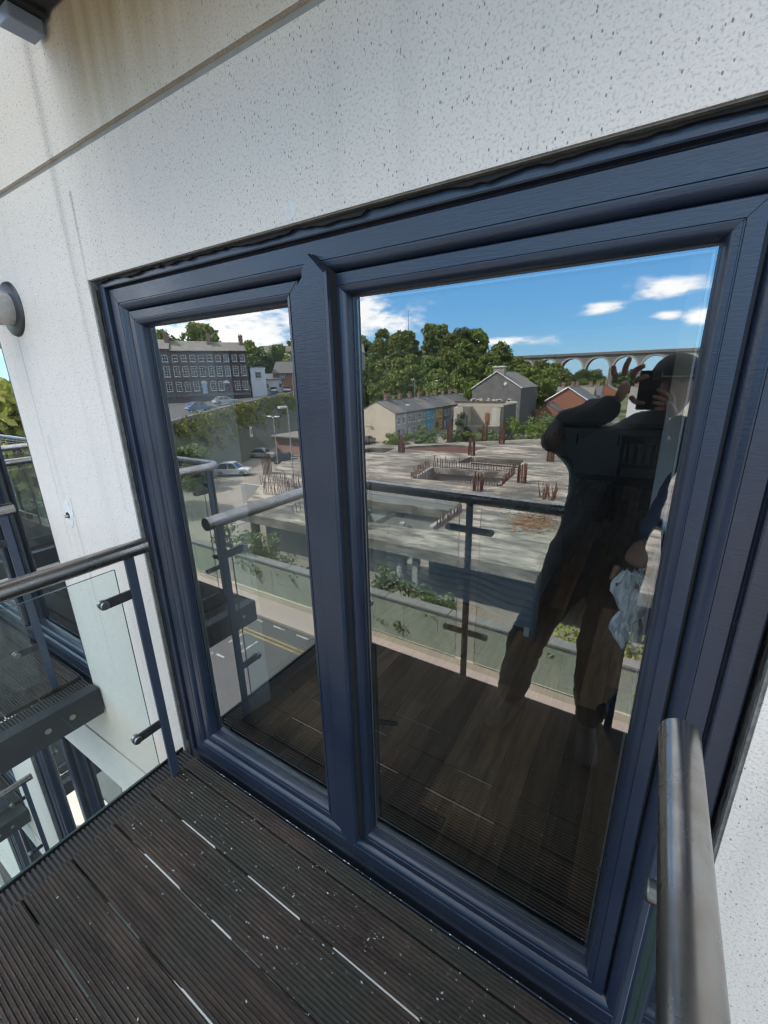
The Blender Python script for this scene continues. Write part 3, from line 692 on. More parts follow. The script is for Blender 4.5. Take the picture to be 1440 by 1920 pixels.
tag(pv.build('pavement', PATH), 'narrow pinkish pavement under the long concrete wall', 'pavement', kind='structure')
pv = MB(); pv.box(-120, 80, YV-3.4, YV-1.06, EYE+G0-.1, EYE+G0+.12)
tag(pv.build('pavement', PATH), 'pavement at the foot of the apartment block', 'pavement', kind='structure')
b = MB()
for L in (11.45, 11.68): b.box(-120, 80, YV-L-.05, YV-L+.05, EYE+G0+.002, EYE+G0+.006)
yl = b.build('road_marking', YEL); tag(yl, 'pair of yellow lines painted along the street', 'road marking', kind='structure')
b = MB(); x = -40.0
while x < 20: b.box(x, x+.75, YV-12.55, YV-12.45, EYE+G0+.002, EYE+G0+.006); x += 1.5
tag(b.build('road_marking', RWHITE), 'white dashes painted along the kerb side of the street', 'road marking', kind='structure')
b = MB()
for (px, L, w, h) in ((-15.3, 10.9, .10, .9), (-14.9, 10.7, .5, .10), (-14.2, 10.7, .10, 1.0), (-15.3, 9.2, .10, .8), (-14.8, 9.6, .5, .10)):
    b.box(px-w/2, px+w/2, YV-L-h/2, YV-L+h/2, EYE+G0+.002, EYE+G0+.006)
tag(b.build('road_marking', RWHITE), 'worn white strokes of road lettering on the asphalt', 'road marking', kind='structure')

# long concrete boundary wall across the street, cast panels on a cream plinth
WALLC = mat('greenish_concrete_panel', (.25, .265, .21), .9, noise=(.7, .8, (.19, .20, .155)), bump=(8, .3, .02), var=.05)
PLIN = mat('cream_plinth', (.40, .36, .27), .9, noise=(1.2, .7, (.30, .27, .21)))
COPE = mat('grey_coping', (.17, .165, .16), .9, noise=(1.5, .6, (.12, .115, .11)))
bw = thing('boundary_wall', 'long grey-green concrete wall with coping and cream base across the street', 'wall', T(-8, 14.4, G0))
zt_, zb_ = EYE-9.16, EYE+G0+.10; zm_ = zb_ + .95
for i in range(-36, 26):
    x0 = i*1.62; 
    for z0, z1 in ((zb_+.36, zm_+.18), (zm_+.188, zt_-.10)):
        MB().bbox(x0+.004, x0+1.616, YV-14.5-rnd.uniform(0, .006), YV-14.2+rnd.uniform(0, .006), z0, z1, .006).build('panel', WALLC, bw, world=True)
MB().box(-60, 44, YV-14.48, YV-14.24, zb_, zt_-.10).build('core', CONC2, bw, world=True)
MB().bbox(-60, 44, YV-14.55, YV-14.12, zb_-.02, zb_+.36, .02).build('plinth', PLIN, bw, world=True)
for i in range(-20, 14): MB().bbox(i*3+.01, i*3+2.99, YV-14.60, YV-14.13, zt_-.10, zt_+rnd.uniform(0, .012), .012).build('coping', COPE, bw, world=True)

# ------------------------------------------------------------------ unfinished concrete building
def m_slab():
    m_ = bpy.data.materials.new('weathered_roof_slab'); m_.use_nodes = True; t = m_.node_tree; b = t.nodes['Principled BSDF']
    b.inputs['Roughness'].default_value = .92; b.inputs['Specular IOR Level'].default_value = .2
    g = N(t, 'ShaderNodeNewGeometry'); P_ = g.outputs['Position']
    n1 = N(t, 'ShaderNodeTexNoise'); n1.inputs['Scale'].default_value = .16; n1.inputs['Detail'].default_value = 9; n1.inputs['Roughness'].default_value = .68; n1.inputs['Distortion'].default_value = .8; t.links.new(P_, n1.inputs['Vector'])
    c = mixc(t, mrange(t, n1.outputs['Fac'], .36, .62), (.105, .094, .080), (.40, .355, .29))
    mp_ = N(t, 'ShaderNodeMapping'); mp_.inputs['Scale'].default_value = (.35, 1.4, 1); mp_.inputs['Rotation'].default_value = (0, 0, .5); t.links.new(P_, mp_.inputs['Vector'])
    n2 = N(t, 'ShaderNodeTexNoise'); n2.inputs['Scale'].default_value = 1.1; n2.inputs['Detail'].default_value = 8; n2.inputs['Roughness'].default_value = .7; t.links.new(mp_.outputs[0], n2.inputs['Vector'])
    c = mixc(t, mrange(t, n2.outputs['Fac'], .45, .56, 0, .85), c, (.085, .078, .07))
    n3 = N(t, 'ShaderNodeTexNoise'); n3.inputs['Scale'].default_value = .5; n3.inputs['Detail'].default_value = 6; t.links.new(mp_.outputs[0], n3.inputs['Vector'])
    c = mixc(t, mrange(t, n3.outputs['Fac'], .66, .8, 0, .5), c, (.22, .14, .09))
    t.links.new(c, b.inputs['Base Color']); return m_
SLAB = m_slab()
ZS = -7.9; TH = .55
ub = thing('unfinished_building', 'abandoned concrete shell with flat roof slab, pits and rusty starter bars', 'building', T(-8, 16.5, G0))
outer = [(-21.8, 16.9), (6, 17.3), (6, 60), (-12.5, 58), (-29, 44), (-32, 31)]
holes = [[(-16.4, 30.3), (-9.3, 31.0), (-9.7, 36), (-16.8, 35)], [(-15.7, 38.2), (-9.9, 38.2), (-10.3, 42), (-15.7, 42)],
         [(-17.8, 18.9), (-9.5, 19.6), (-9.5, 23.4), (-16.6, 23.0)], [(-25, 43.2), (-16.7, 43.6), (-16.2, 48.6), (-21.5, 48.6), (-25, 45.2)], [(-29.2, 38.6), (-25.2, 40.2), (-25.6, 43.2), (-28.6, 42.6)]]
def slab_mesh(outer, holes, z0, z1):
    bm = bmesh.new(); edges = []
    for loop in [outer] + holes:
        vs_ = [bm.verts.new(T(x, L, z1)) for x, L in loop]
        edges += [bm.edges.new((vs_[i], vs_[(i+1) % len(vs_)])) for i in range(len(vs_))]
    bmesh.ops.triangle_fill(bm, edges=edges, use_beauty=True, use_dissolve=False)
    top = bm.faces[:]
    r = bmesh.ops.extrude_face_region(bm, geom=top)
    bmesh.ops.translate(bm, verts=[e for e in r['geom'] if isinstance(e, bmesh.types.BMVert)], vec=(0, 0, z0-z1))
    bmesh.ops.recalc_face_normals(bm, faces=bm.faces[:])
    me = bpy.data.meshes.new('roof_slab'); bm.to_mesh(me); bm.free(); me.materials.append(SLAB); return me
new_obj('roof_slab', slab_mesh(outer, holes, ZS-TH, ZS), ub, world=True)
def quadwall(name, a, c, z0, z1, th, mt):
    a = Vector(a); c = Vector(c); d = (c-a).normalized(); n_ = Vector((-d.y, d.x))*th
    b = MB(); P4 = [a, c, c+n_, a+n_]; vs_ = [T(p.x, p.y, z0) for p in P4]+[T(p.x, p.y, z1) for p in P4]
    b.add(vs_, [(3, 2, 1, 0), (4, 5, 6, 7), (0, 1, 5, 4), (1, 2, 6, 5), (2, 3, 7, 6), (3, 0, 4, 7)]); return b.build(name, mt, ub, world=True)
quadwall('stair_wall', (-16.3, 35.3), (-9.5, 36.2), G0, ZS+.12, .25, CONC2); quadwall('stair_wall', (-9.2, 31.0), (-9.5, 35.9), G0, ZS+.10, .25, CONC2)
quadwall('stair_wall', (-16.2, 31.0), (-16.8, 34.9), G0, ZS+.02, .25, CONC2); quadwall('stair_wall', (-9.4, 19.8), (-9.4, 23.4), G0, ZS+.18, .25, CONC2)
quadwall('stair_wall', (-16.6, 23.2), (-9.5, 23.6), G0, ZS+.55, .25, CONC2); quadwall('stair_wall', (-17.8, 19.1), (-16.7, 23.0), G0, ZS+.05, .25, CONC2)
quadwall('back_wall', (-20.5, 17.95), (-10.6, 17.95), G0, ZS-TH, .3, CONC2); quadwall('back_wall', (-30, 24), (6, 24.6), G0, ZS-TH, .3, CONC2); quadwall('back_wall', (-15.7, 42.2), (-9.9, 42.2), G0, ZS-.75, .25, CONC2)
for x, L, r in ((-10.2, 17.75, .28), (-21.2, 17.7, .28)):
    MB().lathe([(r, EYE+G0), (r, EYE+ZS-TH)], 'z', (x, YV-L, 0), 20).build('column', CONC2, ub, world=True, smooth=True)
for x, L in ((-9.25, 17.55), (-6.9, 21.5), (-2, 21.5), (-12.3, 21.5)):
    b = MB(); q = T(x, L, 0); b.bbox(q.x-.16, q.x+.16, q.y-.16, q.y+.16, EYE+G0, EYE+ZS-TH, .02); b.build('column', CONC2, ub, world=True)
# raking ramp slab inside the near pit
b = MB(); b.add([T(-16.6, 19.2, ZS-2.4), T(-13.6, 19.4, ZS-.4), T(-13.6, 22.9, ZS-.4), T(-16.6, 22.8, ZS-2.4), T(-16.6, 19.2, ZS-2.7), T(-13.6, 19.4, ZS-.7), T(-13.6, 22.9, ZS-.7), T(-16.6, 22.8, ZS-2.7)],
              [(0, 1, 2, 3), (7, 6, 5, 4), (0, 4, 5, 1), (1, 5, 6, 2), (2, 6, 7, 3), (3, 7, 4, 0)]); b.build('ramp', CONC2, ub, world=True)
def bars(name, pts, h, r, seed, lean=.10):
    rr = random.Random(seed); b = MB()
    for x, L, z in pts:
        hh = h*rr.uniform(.45, .95); a = T(x, L, z-.1); e = a + Vector((rr.uniform(-lean, lean)*hh, rr.uniform(-lean, lean)*hh, hh+.1))
        b.tube([a, e], r, 4, False)
    o = b.build(name, RUST, ub, world=True); o['kind'] = 'stuff'; return o
def row(p, q, n, z): return [(p[0]+(q[0]-p[0])*i/(n-1), p[1]+(q[1]-p[1])*i/(n-1), z) for i in range(n)]
RB = .038
bars('rebar_row', row((-16.4, 30.2), (-9.2, 30.9), 36, ZS), .85, RB, 1); bars('rebar_row', row((-16.8, 35.2), (-9.6, 36.2), 34, ZS), 1.15, RB, 2)
bars('rebar_row', row((-9.1, 31.0), (-9.5, 35.8), 20, ZS), .95, RB, 3); bars('rebar_row', row((-16.5, 30.4), (-17.0, 34.8), 16, ZS), .9, RB, 4)
bars('rebar_row', row((-16.7, 23.2), (-9.4, 23.7), 44, ZS+.5), .75, .03, 5); bars('rebar_row', row((-9.2, 19.8), (-9.2, 23.4), 20, ZS+.1), .8, .03, 6)
bars('rebar_row', row((-26.0, 22.8), (-22.6, 23.6), 24, ZS), 1.25, .03, 7); bars('rebar_row', row((-23.6, 20.8), (-20.6, 22.0), 24, ZS), 1.2, .03, 8); bars('rebar_row', row((-18.4, 18.4), (-17.3, 22.6), 16, ZS), .7, .03, 9)
def cluster(x, L, h, s=.34, n=4, seed=0, name='starter_bars'):
    pts = []
    for i in range(n):
        for j in range(n):
            if i in (0, n-1) or j in (0, n-1): pts.append((x-s+2*s*i/(n-1), L-s+2*s*j/(n-1), ZS))
    bars(name, pts, h, .05, seed, .02)
for i, (x, L, h) in enumerate(((-23.6, 41.2, 2.2), (-15.9, 42.6, 2.3), (-15.6, 52, 2.7), (-8.1, 32.8, 1.75), (-10.2, 28.9, 1.5), (-8.0, 42.7, 1.7), (-22.3, 51.5, 2.6), (-9.2, 54, 2.4), (-29.0, 26.3, 2.3), (-13.4, 18.0, 2.0), (-2.2, 33, 1.8), (-2.4, 44, 1.8), (-18.5, 54, 2.6))):
    cluster(x, L, h, .26, 4, 30+i)
bars('rebar_tuft', [(-5.4+rnd.uniform(-.5, .5), 29+rnd.uniform(-.5, .5), ZS) for i in range(26)], 1.2, .025, 77, .25)
# rusted deck sheet in the far recess, and a leaf-littered rust stain near the front corner
b = MB()
for i in range(26):
    x = -24.8 + i*.32; b.add([T(x, 43.4+max(0, .1), ZS-.22), T(x+.2, 43.4, ZS-.22), T(x+.2, 48.5, ZS-.22), T(x, 48.5, ZS-.22), T(x, 43.4, ZS-.30), T(x+.2, 43.4, ZS-.30), T(x+.2, 48.5, ZS-.30), T(x, 48.5, ZS-.30)], [(0, 1, 2, 3), (7, 6, 5, 4), (0, 4, 5, 1), (1, 5, 6, 2), (2, 6, 7, 3), (3, 7, 4, 0)])
b.build('rusty_mat', RUST, ub, world=True)['kind'] = 'stuff'
MB().box(-25.2, -16.2, YV-48.7, YV-43.3, EYE+ZS-.5, EYE+ZS-.34).build('recess_floor', RUST, ub, world=True)
b = MB(); r_ = random.Random(5)
for i in range(700):
    x = -5.0+r_.gauss(0, .55); L = 23.6+r_.gauss(0, .8)
    if L < 17.2: continue
    s = r_.uniform(.04, .10); a = r_.uniform(0, 6.28); q = T(x, L, ZS+r_.uniform(.01, .06)); c, d = math.cos(a)*s, math.sin(a)*s
    b.add([q+Vector((c, d, 0)), q+Vector((-d, c, .03)), q+Vector((-c, -d, 0)), q+Vector((d, -c, -.02))], [(0, 1, 2, 3)])
tag(b.build('leaf_litter', mat('brown_leaf_litter', (.28, .13, .05), .9, noise=(3, .8, (.16, .10, .05)))), 'orange-brown leaf litter on the near corner of the roof slab', 'leaf litter', kind='stuff')

# ------------------------------------------------------------------ vegetation
def m_leaf(name, a, c, scale=.5):
    m_ = bpy.data.materials.new(name); m_.use_nodes = True; t = m_.node_tree; b = t.nodes['Principled BSDF']
    b.inputs['Roughness'].default_value = .6; b.inputs['Specular IOR Level'].default_value = .3
    co = N(t, 'ShaderNodeTexCoord'); n1 = N(t, 'ShaderNodeTexNoise'); n1.inputs['Scale'].default_value = scale; n1.inputs['Detail'].default_value = 5; t.links.new(co.outputs['Object'], n1.inputs['Vector'])
    x = mixc(t, mrange(t, n1.outputs['Fac'], .35, .65), a, c)
    oi = N(t, 'ShaderNodeObjectInfo'); h = N(t, 'ShaderNodeHueSaturation'); t.links.new(x, h.inputs['Color'])
    t.links.new(mrange(t, oi.outputs['Random'], 0, 1, .75, 1.25), h.inputs['Value']); t.links.new(mrange(t, oi.outputs['Random'], 0, 1, .485, .515), h.inputs['Hue'])
    t.links.new(h.outputs[0], b.inputs['Base Color'])
    tr = N(t, 'ShaderNodeBsdfTranslucent'); t.links.new(h.outputs[0], tr.inputs['Color']); mx_ = N(t, 'ShaderNodeMixShader'); mx_.inputs[0].default_value = .25
    out = [n for n in t.nodes if n.type == 'OUTPUT_MATERIAL'][0]
    t.links.new(b.outputs[0], mx_.inputs[1]); t.links.new(tr.outputs[0], mx_.inputs[2]); t.links.new(mx_.outputs[0], out.inputs['Surface'])
    return m_
LEAF_A = m_leaf('broad_leaf_green', (.095, .140, .026), (.190, .225, .050), .4)
LEAF_B = m_leaf('dark_leaf_green', (.045, .080, .024), (.085, .120, .034), .4)
LEAF_Y = m_leaf('yellow_green_leaf', (.17, .20, .035), (.29, .28, .055), .8)
LEAF_S = m_leaf('grey_green_shrub_leaf', (.095, .145, .055), (.18, .215, .10), 1.5)
BARK = mat('brown_bark', (.11, .085, .06), .95, noise=(4, .7, (.06, .045, .035)))
def leaf_cloud(centers, radii, per, size, seed, flat=.75):
    """leaf quads on the shells of many small clumps -> mesh data arrays"""
    g = np.random.default_rng(seed); C_ = np.repeat(np.array(centers), per, 0); R_ = np.repeat(np.array(radii), per)
    n = len(C_); d = g.normal(size=(n, 3)); d /= np.linalg.norm(d, axis=1)[:, None]; d[:, 2] *= flat
    p = C_ + d*(R_*g.uniform(.55, 1.08, n))[:, None]
    nr = d + g.normal(size=(n, 3))*.55; nr /= np.linalg.norm(nr, axis=1)[:, None]
    a = np.cross(nr, g.normal(size=(n, 3))); a /= np.linalg.norm(a, axis=1)[:, None]; b_ = np.cross(nr, a)
    s = size*g.uniform(.6, 1.35, n)[:, None]; a *= s; b_ *= s*.62
    V = np.stack([p+a, p+b_*.9, p-a, p-b_*.9], 1).reshape(-1, 3); F = np.arange(4*n).reshape(-1, 4)
    return V, F
def leaf_mesh(name, V, F, mt):
    me = bpy.data.meshes.new(name); me.vertices.add(len(V)); me.vertices.foreach_set('co', V.astype(np.float32).ravel())
    me.loops.add(len(F)*4); me.loops.foreach_set('vertex_index', F.ravel().astype(np.int32)); me.polygons.add(len(F))
    me.polygons.foreach_set('loop_start', np.arange(0, 4*len(F), 4, dtype=np.int32)); me.polygons.foreach_set('loop_total', np.full(len(F), 4, np.int32))
    me.materials.append(mt); me.update(); me.validate(); return me
def tree_meshes(H, W, nclump, per, size, mt, seed, base=.28, conic=0.0):
    g = np.random.default_rng(seed); cs = []; rs = []
    for i in range(nclump):
        u = g.uniform(0, 1); zz = base + (1-base)*u
        prof = (1-u)**.9*1.05 if conic else math.sqrt(max(.04, 1-((u-.42)/.62)**2))
        a = g.uniform(0, 6.283); q = g.uniform(.35, .92) if not conic else g.uniform(.2, .8)
        cs.append((math.cos(a)*q*prof*W/2, math.sin(a)*q*prof*W/2, zz*H*.93)); rs.append(W*g.uniform(.12, .22)*(1.0 if not conic else .75))
    V, F = leaf_cloud(cs, rs, per, size, seed+1)
    crown = leaf_mesh('crown', V, F, mt)
    b = MB(); b.tube([(0, 0, -.8), (.05*W*.2, 0, H*.3), (0, .03*W, H*.62)], [H*.028, H*.02, H*.008], 8)
    for i in range(0, min(nclump, 9)):
        c = cs[i]; b.tube([(0, 0, H*.22+H*.03*i), (c[0]*.55, c[1]*.55, (c[2]+H*.28)*.5), c], [H*.011, H*.008, H*.003], 5)
    return crown, b.mesh('trunk', BARK, True)
PROTO = [tree_meshes(13, 10.5, 64, 95, .50, LEAF_A, 1, .12), tree_meshes(14, 9.5, 60, 95, .50, LEAF_A, 2, .12), tree_meshes(12, 11, 64, 95, .50, LEAF_B, 3, .12),
         tree_meshes(11, 9, 56, 90, .46, LEAF_Y, 4, .1), tree_meshes(15, 7.5, 44, 70, .36, LEAF_B, 5, .12, 1.0), tree_meshes(6, 6.5, 34, 80, .22, LEAF_S, 6, .1)]
def tree(name, k, loc, s, rz, label, group, cat='tree'):
    e = thing(name, label, cat, loc, rz, group); e.scale = (s, s, s*rnd.uniform(.92, 1.1))
    new_obj('crown', PROTO[k][0], e); new_obj('trunk', PROTO[k][1], e); return e
def shrub_mesh(w, d, h, n, per, size, mt, seed):
    g = np.random.default_rng(seed)
    cs = [(g.uniform(-.5, .5)*w, g.uniform(-.5, .5)*d, g.uniform(.1, .95)*h*(1-.3*abs(g.uniform(-1, 1)))) for i in range(n)]
    V, F = leaf_cloud(cs, [min(w, h)*g.uniform(.14, .26) for i in range(n)], per, size, seed+1); V[:, 2] = np.maximum(V[:, 2], -.1); return leaf_mesh('foliage', V, F, mt), cs
def shrub(label, loc, w, d, h, n, per, size, mt, seed, group='shrubs'):
    e = thing('shrub', label, 'shrub', loc, 0, group); me, cs = shrub_mesh(w, d, h, n, per, size, mt, seed); new_obj('foliage', me, e)
    b = MB()
    for c in cs[:8]: b.tube([(c[0]*.2, c[1]*.2, -.2), (c[0]*.6, c[1]*.6, c[2]*.5), c], [.03, .02, .008], 5)
    b.build('stem', BARK, e); return e

# the wooded hill behind the terraces
hb = MB(); nx, ny = 44, 26
def hill_h(x, L):
    u = min(max((L-112)/75, 0), 1); u = u*u*(3-2*u)
    side = 1/(1+math.exp((x+52)/9)); left = 1.0
    return G0 + u*side*(24 if x < -45 else 24) 
vs_ = []
for j in range(ny):
    for i in range(nx):
        x = -420 + i*(420/(nx-1)); L = 100 + j*(180/(ny-1)); vs_.append(T(x, L, hill_h(x, L)-.1))
hb.add(vs_, [(j*nx+i, j*nx+i+1, (j+1)*nx+i+1, (j+1)*nx+i) for j in range(ny-1) for i in range(nx-1)])
tag(hb.build('hill', GRASS, smooth=True), 'steep wooded hillside behind the rows of houses', 'hill', kind='structure')
r_ = random.Random(4)
hw = []
for row_, (L0, x0, x1, stp) in enumerate(((114, -88, -27, 5.6), (123, -100, -25, 6.2), (133, -110, -24, 6.6), (145, -125, -24, 6.8), (158, -150, -26, 7.4), (172, -160, -30, 8))):
    x = x0
    while x < x1:
        hw.append((x+r_.uniform(-1.5, 1.5), L0+r_.uniform(-3, 3), row_)); x += stp*r_.uniform(.85, 1.2)
for i, (x, L, row_) in enumerate(hw):
    k = r_.choice((0, 0, 1, 1, 2, 0, 1, 3 if L < 130 else 0, 4 if L > 140 else 1))
    z = hill_h(x, L); tgt = .128 if x/L < -.55 else (.118 if x/L < -.42 else (.118 - (x/L+.42)*.42))
    s = r_.uniform(.78, 1.08)*(.90 if x < -45 else .84)
    tree('hillside_tree', k, T(x, L, z), s, r_.uniform(0, 6.28), ('broad mid-green tree', 'tall mid-green tree', 'dark heavy-crowned tree', 'bright yellow-green tree', 'dark pointed conifer')[k] + ' in the ' + ('foremost', 'second', 'third', 'fourth', 'fifth', 'topmost')[row_] + ' row of the hillside wood', 'trees of the hillside wood')

# ------------------------------------------------------------------ houses
GLASSDARK = mat('dark_house_window', (.02, .024, .03), .08, 0, .6)
SASHW = mat('white_window_frame', (.60, .60, .58), .5, noise=(3, .5, (.48, .48, .46)))
SLATE = mat('blue_grey_slate', (.075, .075, .080), .7, noise=(1.2, .7, (.12, .115, .11)), bump=(6, .4, .03))
SLATE2 = mat('weathered_brown_slate', (.13, .12, .11), .8, noise=(.8, .8, (.20, .185, .16)), bump=(6, .4, .03))
BRICK = mat('orange_red_brick', (.29, .125, .075), .85, noise=(5, .5, (.26, .10, .06)))
CHIMB = mat('dull_chimney_brick', (.20, .135, .11), .9, noise=(3, .6, (.28, .2, .16)))
POTC = mat('terracotta_pot', (.30, .13, .08), .8)
def wall_col(nm, c): return mat(nm, c, .9, 0, .2, noise=(.5, .6, tuple(v*.78 for v in c)), bump=(10, .2, .02))
def window(parent, x, z, w, h, y=0.0, cols=2, rows=2, nm='window', arch=False):
    """frame standing proud of the wall, glazing bars, pane behind"""
    f_ = MB(); t = .11; d = .06
    f_.box(x-w/2, x-w/2+t, y-d, y+.02, z, z+h); f_.box(x+w/2-t, x+w/2, y-d, y+.02, z, z+h); f_.box(x-w/2+t, x+w/2-t, y-d, y+.02, z, z+t); f_.box(x-w/2+t, x+w/2-t, y-d, y+.02, z+h-t, z+h)
    for i in range(1, cols): xx = x-w/2+w*i/cols; f_.box(xx-.035, xx+.035, y-d+.01, y+.01, z+t, z+h-t)
    for i in range(1, rows): zz = z+h*i/rows; f_.box(x-w/2+t, x+w/2-t, y-d+.012, y+.008, zz-.04, zz+.04)
    f_.box(x-w/2-.08, x+w/2+.08, y-.12, y+.01, z-.10, z-.002)
    o = f_.build(nm, SASHW, parent); MB().box(x-w/2+.02, x+w/2-.02, y-.024, y-.004, z+.02, z+h-.02).build('pane', GLASSDARK, o); return o
def chimney(parent, x, y, zb, zt_, w=.9, d=.55, pots=3, mt=None):
    b = MB(); b.bbox(x-w/2, x+w/2, y-d/2, y+d/2, zb, zt_, .02); b.bbox(x-w/2-.06, x+w/2+.06, y-d/2-.06, y+d/2+.06, zt_-.22, zt_-.08, .02)
    o = b.build('chimney', mt or CHIMB, parent)
    for i in range(pots):
        px = x + (i-(pots-1)/2)*(w/pots)
        MB().lathe([(.10, zt_), (.13, zt_+.06), (.10, zt_+.10), (.09, zt_+.42), (.115, zt_+.46)], 'z', (px, y, 0), 10).build('chimney_pot', POTC, o)
def gable_house(name, label, loc, rz, w, d, eave, ridge, wm, rm, chim=(), wins=(), doors=(), group=None, over=.18, cat='house', gable_wall=None, base=-.6):
    """ridge along local x, front at y = 0 facing -y, gable ends at x = 0 and x = w"""
    h = thing(name, label, cat, loc, rz, group)
    b = MB(); b.xprism([(0, base), (0, eave), (d/2, ridge-.12), (d, eave), (d, base)], 0, w); b.build('wall', wm, h)
    if gable_wall: MB().xprism([(-.01, base), (-.01, eave-.02), (d/2, ridge-.14), (d+.01, eave-.02), (d+.01, base)], w-.01, w+.015).build('gable_wall', gable_wall, h)
    s = (ridge-eave)/(d/2); b = MB(); e = .12
    b.xprism([(-over, eave-s*over), (d/2, ridge), (d/2, ridge+e), (-over, eave-s*over+e)], -.05, w+.05)
    b.xprism([(d/2, ridge), (d+over, eave-s*over), (d+over, eave-s*over+e), (d/2, ridge+e)], -.05, w+.05)
    b.tube([(-.06, d/2, ridge+e), (w+.06, d/2, ridge+e)], .09, 6)
    rf = b.build('roof', rm, h)
    for cx, pots in chim: chimney(h, cx, d/2, ridge-.6, ridge+1.0, .9, .6, pots)
    for x, z, ww, hh in wins: window(h, x, z, ww, hh)
    for x, z, ww, hh, dm in doors:
        b = MB(); b.bbox(x-ww/2, x+ww/2, -.05, .02, z, z+hh, .01); o = b.build('door', dm, h); MB().box(x+ww/2-.16, x+ww/2-.10, -.09, -.05, z+.95, z+1.05).build('handle', BOLT, o)
    b = MB(); b.tube([(-.03, -over-.05, eave-s*over+.02), (w+.03, -over-.05, eave-s*over+.02)], .06, 8); b.build('gutter', BRACKET, h)
    return h
DOORM = mat('dark_painted_door', (.06, .05, .05), .5); DOORB = mat('pale_blue_door', (.35, .45, .52), .5)
# cottage terrace, its fronts turned away from the sun; house k counts from the cream gable
TC = [('pale grey', (.40, .40, .39)), ('dull grey', (.30, .30, .30)), ('grey-green', (.27, .30, .27)), ('bright blue', (.07, .30, .47)), ('ochre yellow', (.42, .27, .06)), ('charcoal', (.14, .14, .15)),
      ('dusty pink', (.38, .27, .25)), ('stone grey', (.32, .31, .29)), ('off-white', (.55, .54, .50)), ('slate grey', (.2, .2, .21))]
CREAM = wall_col('cream_gable_render', (.62, .53, .41))
hwid = 4.3
ordn = ['', 'second', 'third', 'fourth', 'fifth', 'sixth', 'seventh', 'eighth', 'ninth', 'tenth']
for k, (cn, c) in enumerate(TC):
    wm = wall_col('terrace_' + cn.replace(' ', '_').replace('-', '_'), c)
    lab = 'end-of-terrace cottage with blank sunlit cream gable and slate roof' if k == 0 else f'{cn} terraced cottage, {ordn[k]} along from the cream gable'
    gable_house('terraced_house', lab, T(-41.4, 70 + hwid*(k+1), G0), math.radians(90), hwid-.004, 8.4, 5.25, 7.35, wm, SLATE if k % 3 else SLATE2, ((hwid-.5 if k else .6, 3 + k % 2), ),
                ((1.2, 3.15, .85, 1.35), (3.0, 3.15, .85, 1.35), (1.2, .75, .95, 1.5)), ((3.1, 0, .9, 2.1, DOORB if k % 2 else DOORM), ), 'terrace of cottages', .15, gable_wall=CREAM if k == 0 else None)
# big grey house with a blank gable towards us
GREYG = mat('dark_grey_dashed_gable', (.20, .185, .17), .95, noise=(.9, .9, (.11, .105, .10)), bump=(8, .4, .03)); TARRED = mat('black_weatherproofed_wall', (.12, .112, .105), .95, noise=(.7, .9, (.06, .058, .056)), bump=(8, .4, .03))
bh = gable_house('gabled_house', 'tall dark grey house with white verges, blank gable and broad cream chimney', T(-33.2, 88, G0), math.radians(-90), 13.5, 10.0, 9.2, 12.3, TARRED, SLATE2, (), (), (), None, .12)
MB().xprism([(-.02, 0), (-.02, 9.15), (5, 12.15), (10.02, 9.15), (10.02, 0)], -.03, .01).build('gable_wall', GREYG, bh)
b = MB(); b.bbox(1.2, 2.4, 3.9, 6.1, 11.2, 13.2, .04); o = b.build('chimney', wall_col('chimney_buff', (.34, .29, .25)), bh)
MB().bbox(1.05, 2.55, 3.75, 6.25, 13.2, 13.45, .03).build('cap', SASHW, o)
for a, c in (((-.2, 9.16), (5, 12.42)), ((10.2, 9.16), (5, 12.42))):
    b = MB(); b.tube([(-.09, a[0], a[1]), (-.09, c[0], c[1])], .11, 4); b.build('verge_board', SASHW, bh)
MB().lathe([(.0, -.16), (.30, -.10), (.38, 0)], 'x', (-.05, 6.9, 10.0), 16).build('satellite_dish', SASHW, bh, smooth=True)
# roofless ruin in front of it
RUIN = wall_col('ruin_pale_plaster', (.50, .45, .36)); RUIND = wall_col('ruin_dark_stone', (.12, .115, .105))
ru = thing('ruined_house', 'roofless derelict shell with peeling cream plaster and a bare timber lintel', 'ruin', T(-31, 76, G0))
def rbox(nm, x0, x1, L0, L1, z0, z1, mt): return MB().bbox(x0, x1, YV-L1, YV-L0, EYE+z0, EYE+z1, .05).build(nm, mt, ru, world=True)
rbox('wall', -32.2, -22.6, 83.4, 84, G0, -4.6, RUIN); rbox('wall', -32.2, -31.5, 76, 83.4, G0, -5.3, RUIN); rbox('wall', -23.3, -22.7, 76, 83.4, G0, -4.9, RUIND)
rbox('wall', -31.5, -29.6, 76, 76.5, G0, -6.6, RUIND); rbox('wall', -29.6, -23.3, 76, 76.5, G0, -8.6, RUIND); rbox('lintel', -31.4, -22.8, 75.9, 76.4, -5.2, -4.5, RUIN)
rbox('timber', -32, -22.5, 75.8, 76.1, -4.45, -4.15, BARK); rbox('pier', -24.1, -23.31, 75.95, 76.5, -8.6, -5.2, RUIN); rbox('pier', -31.5, -30.3, 75.95, 76.5, -6.6, -5.2, RUIN)
rbox('doorway', -27.2, -25.4, 83.3, 83.39, G0, -5.5, wall_col('white_board', (.6, .58, .52))); rbox('brick_patch', -28.6, -27.8, 83.28, 83.38, -9, -6.8, BRICK)
for i in range(16):
    x = rnd.uniform(-31.9, -23); rbox('stone', x, x+rnd.uniform(.3, .8), 83.45, 83.95, -4.6, -4.6+rnd.uniform(.1, .5), RUIN)
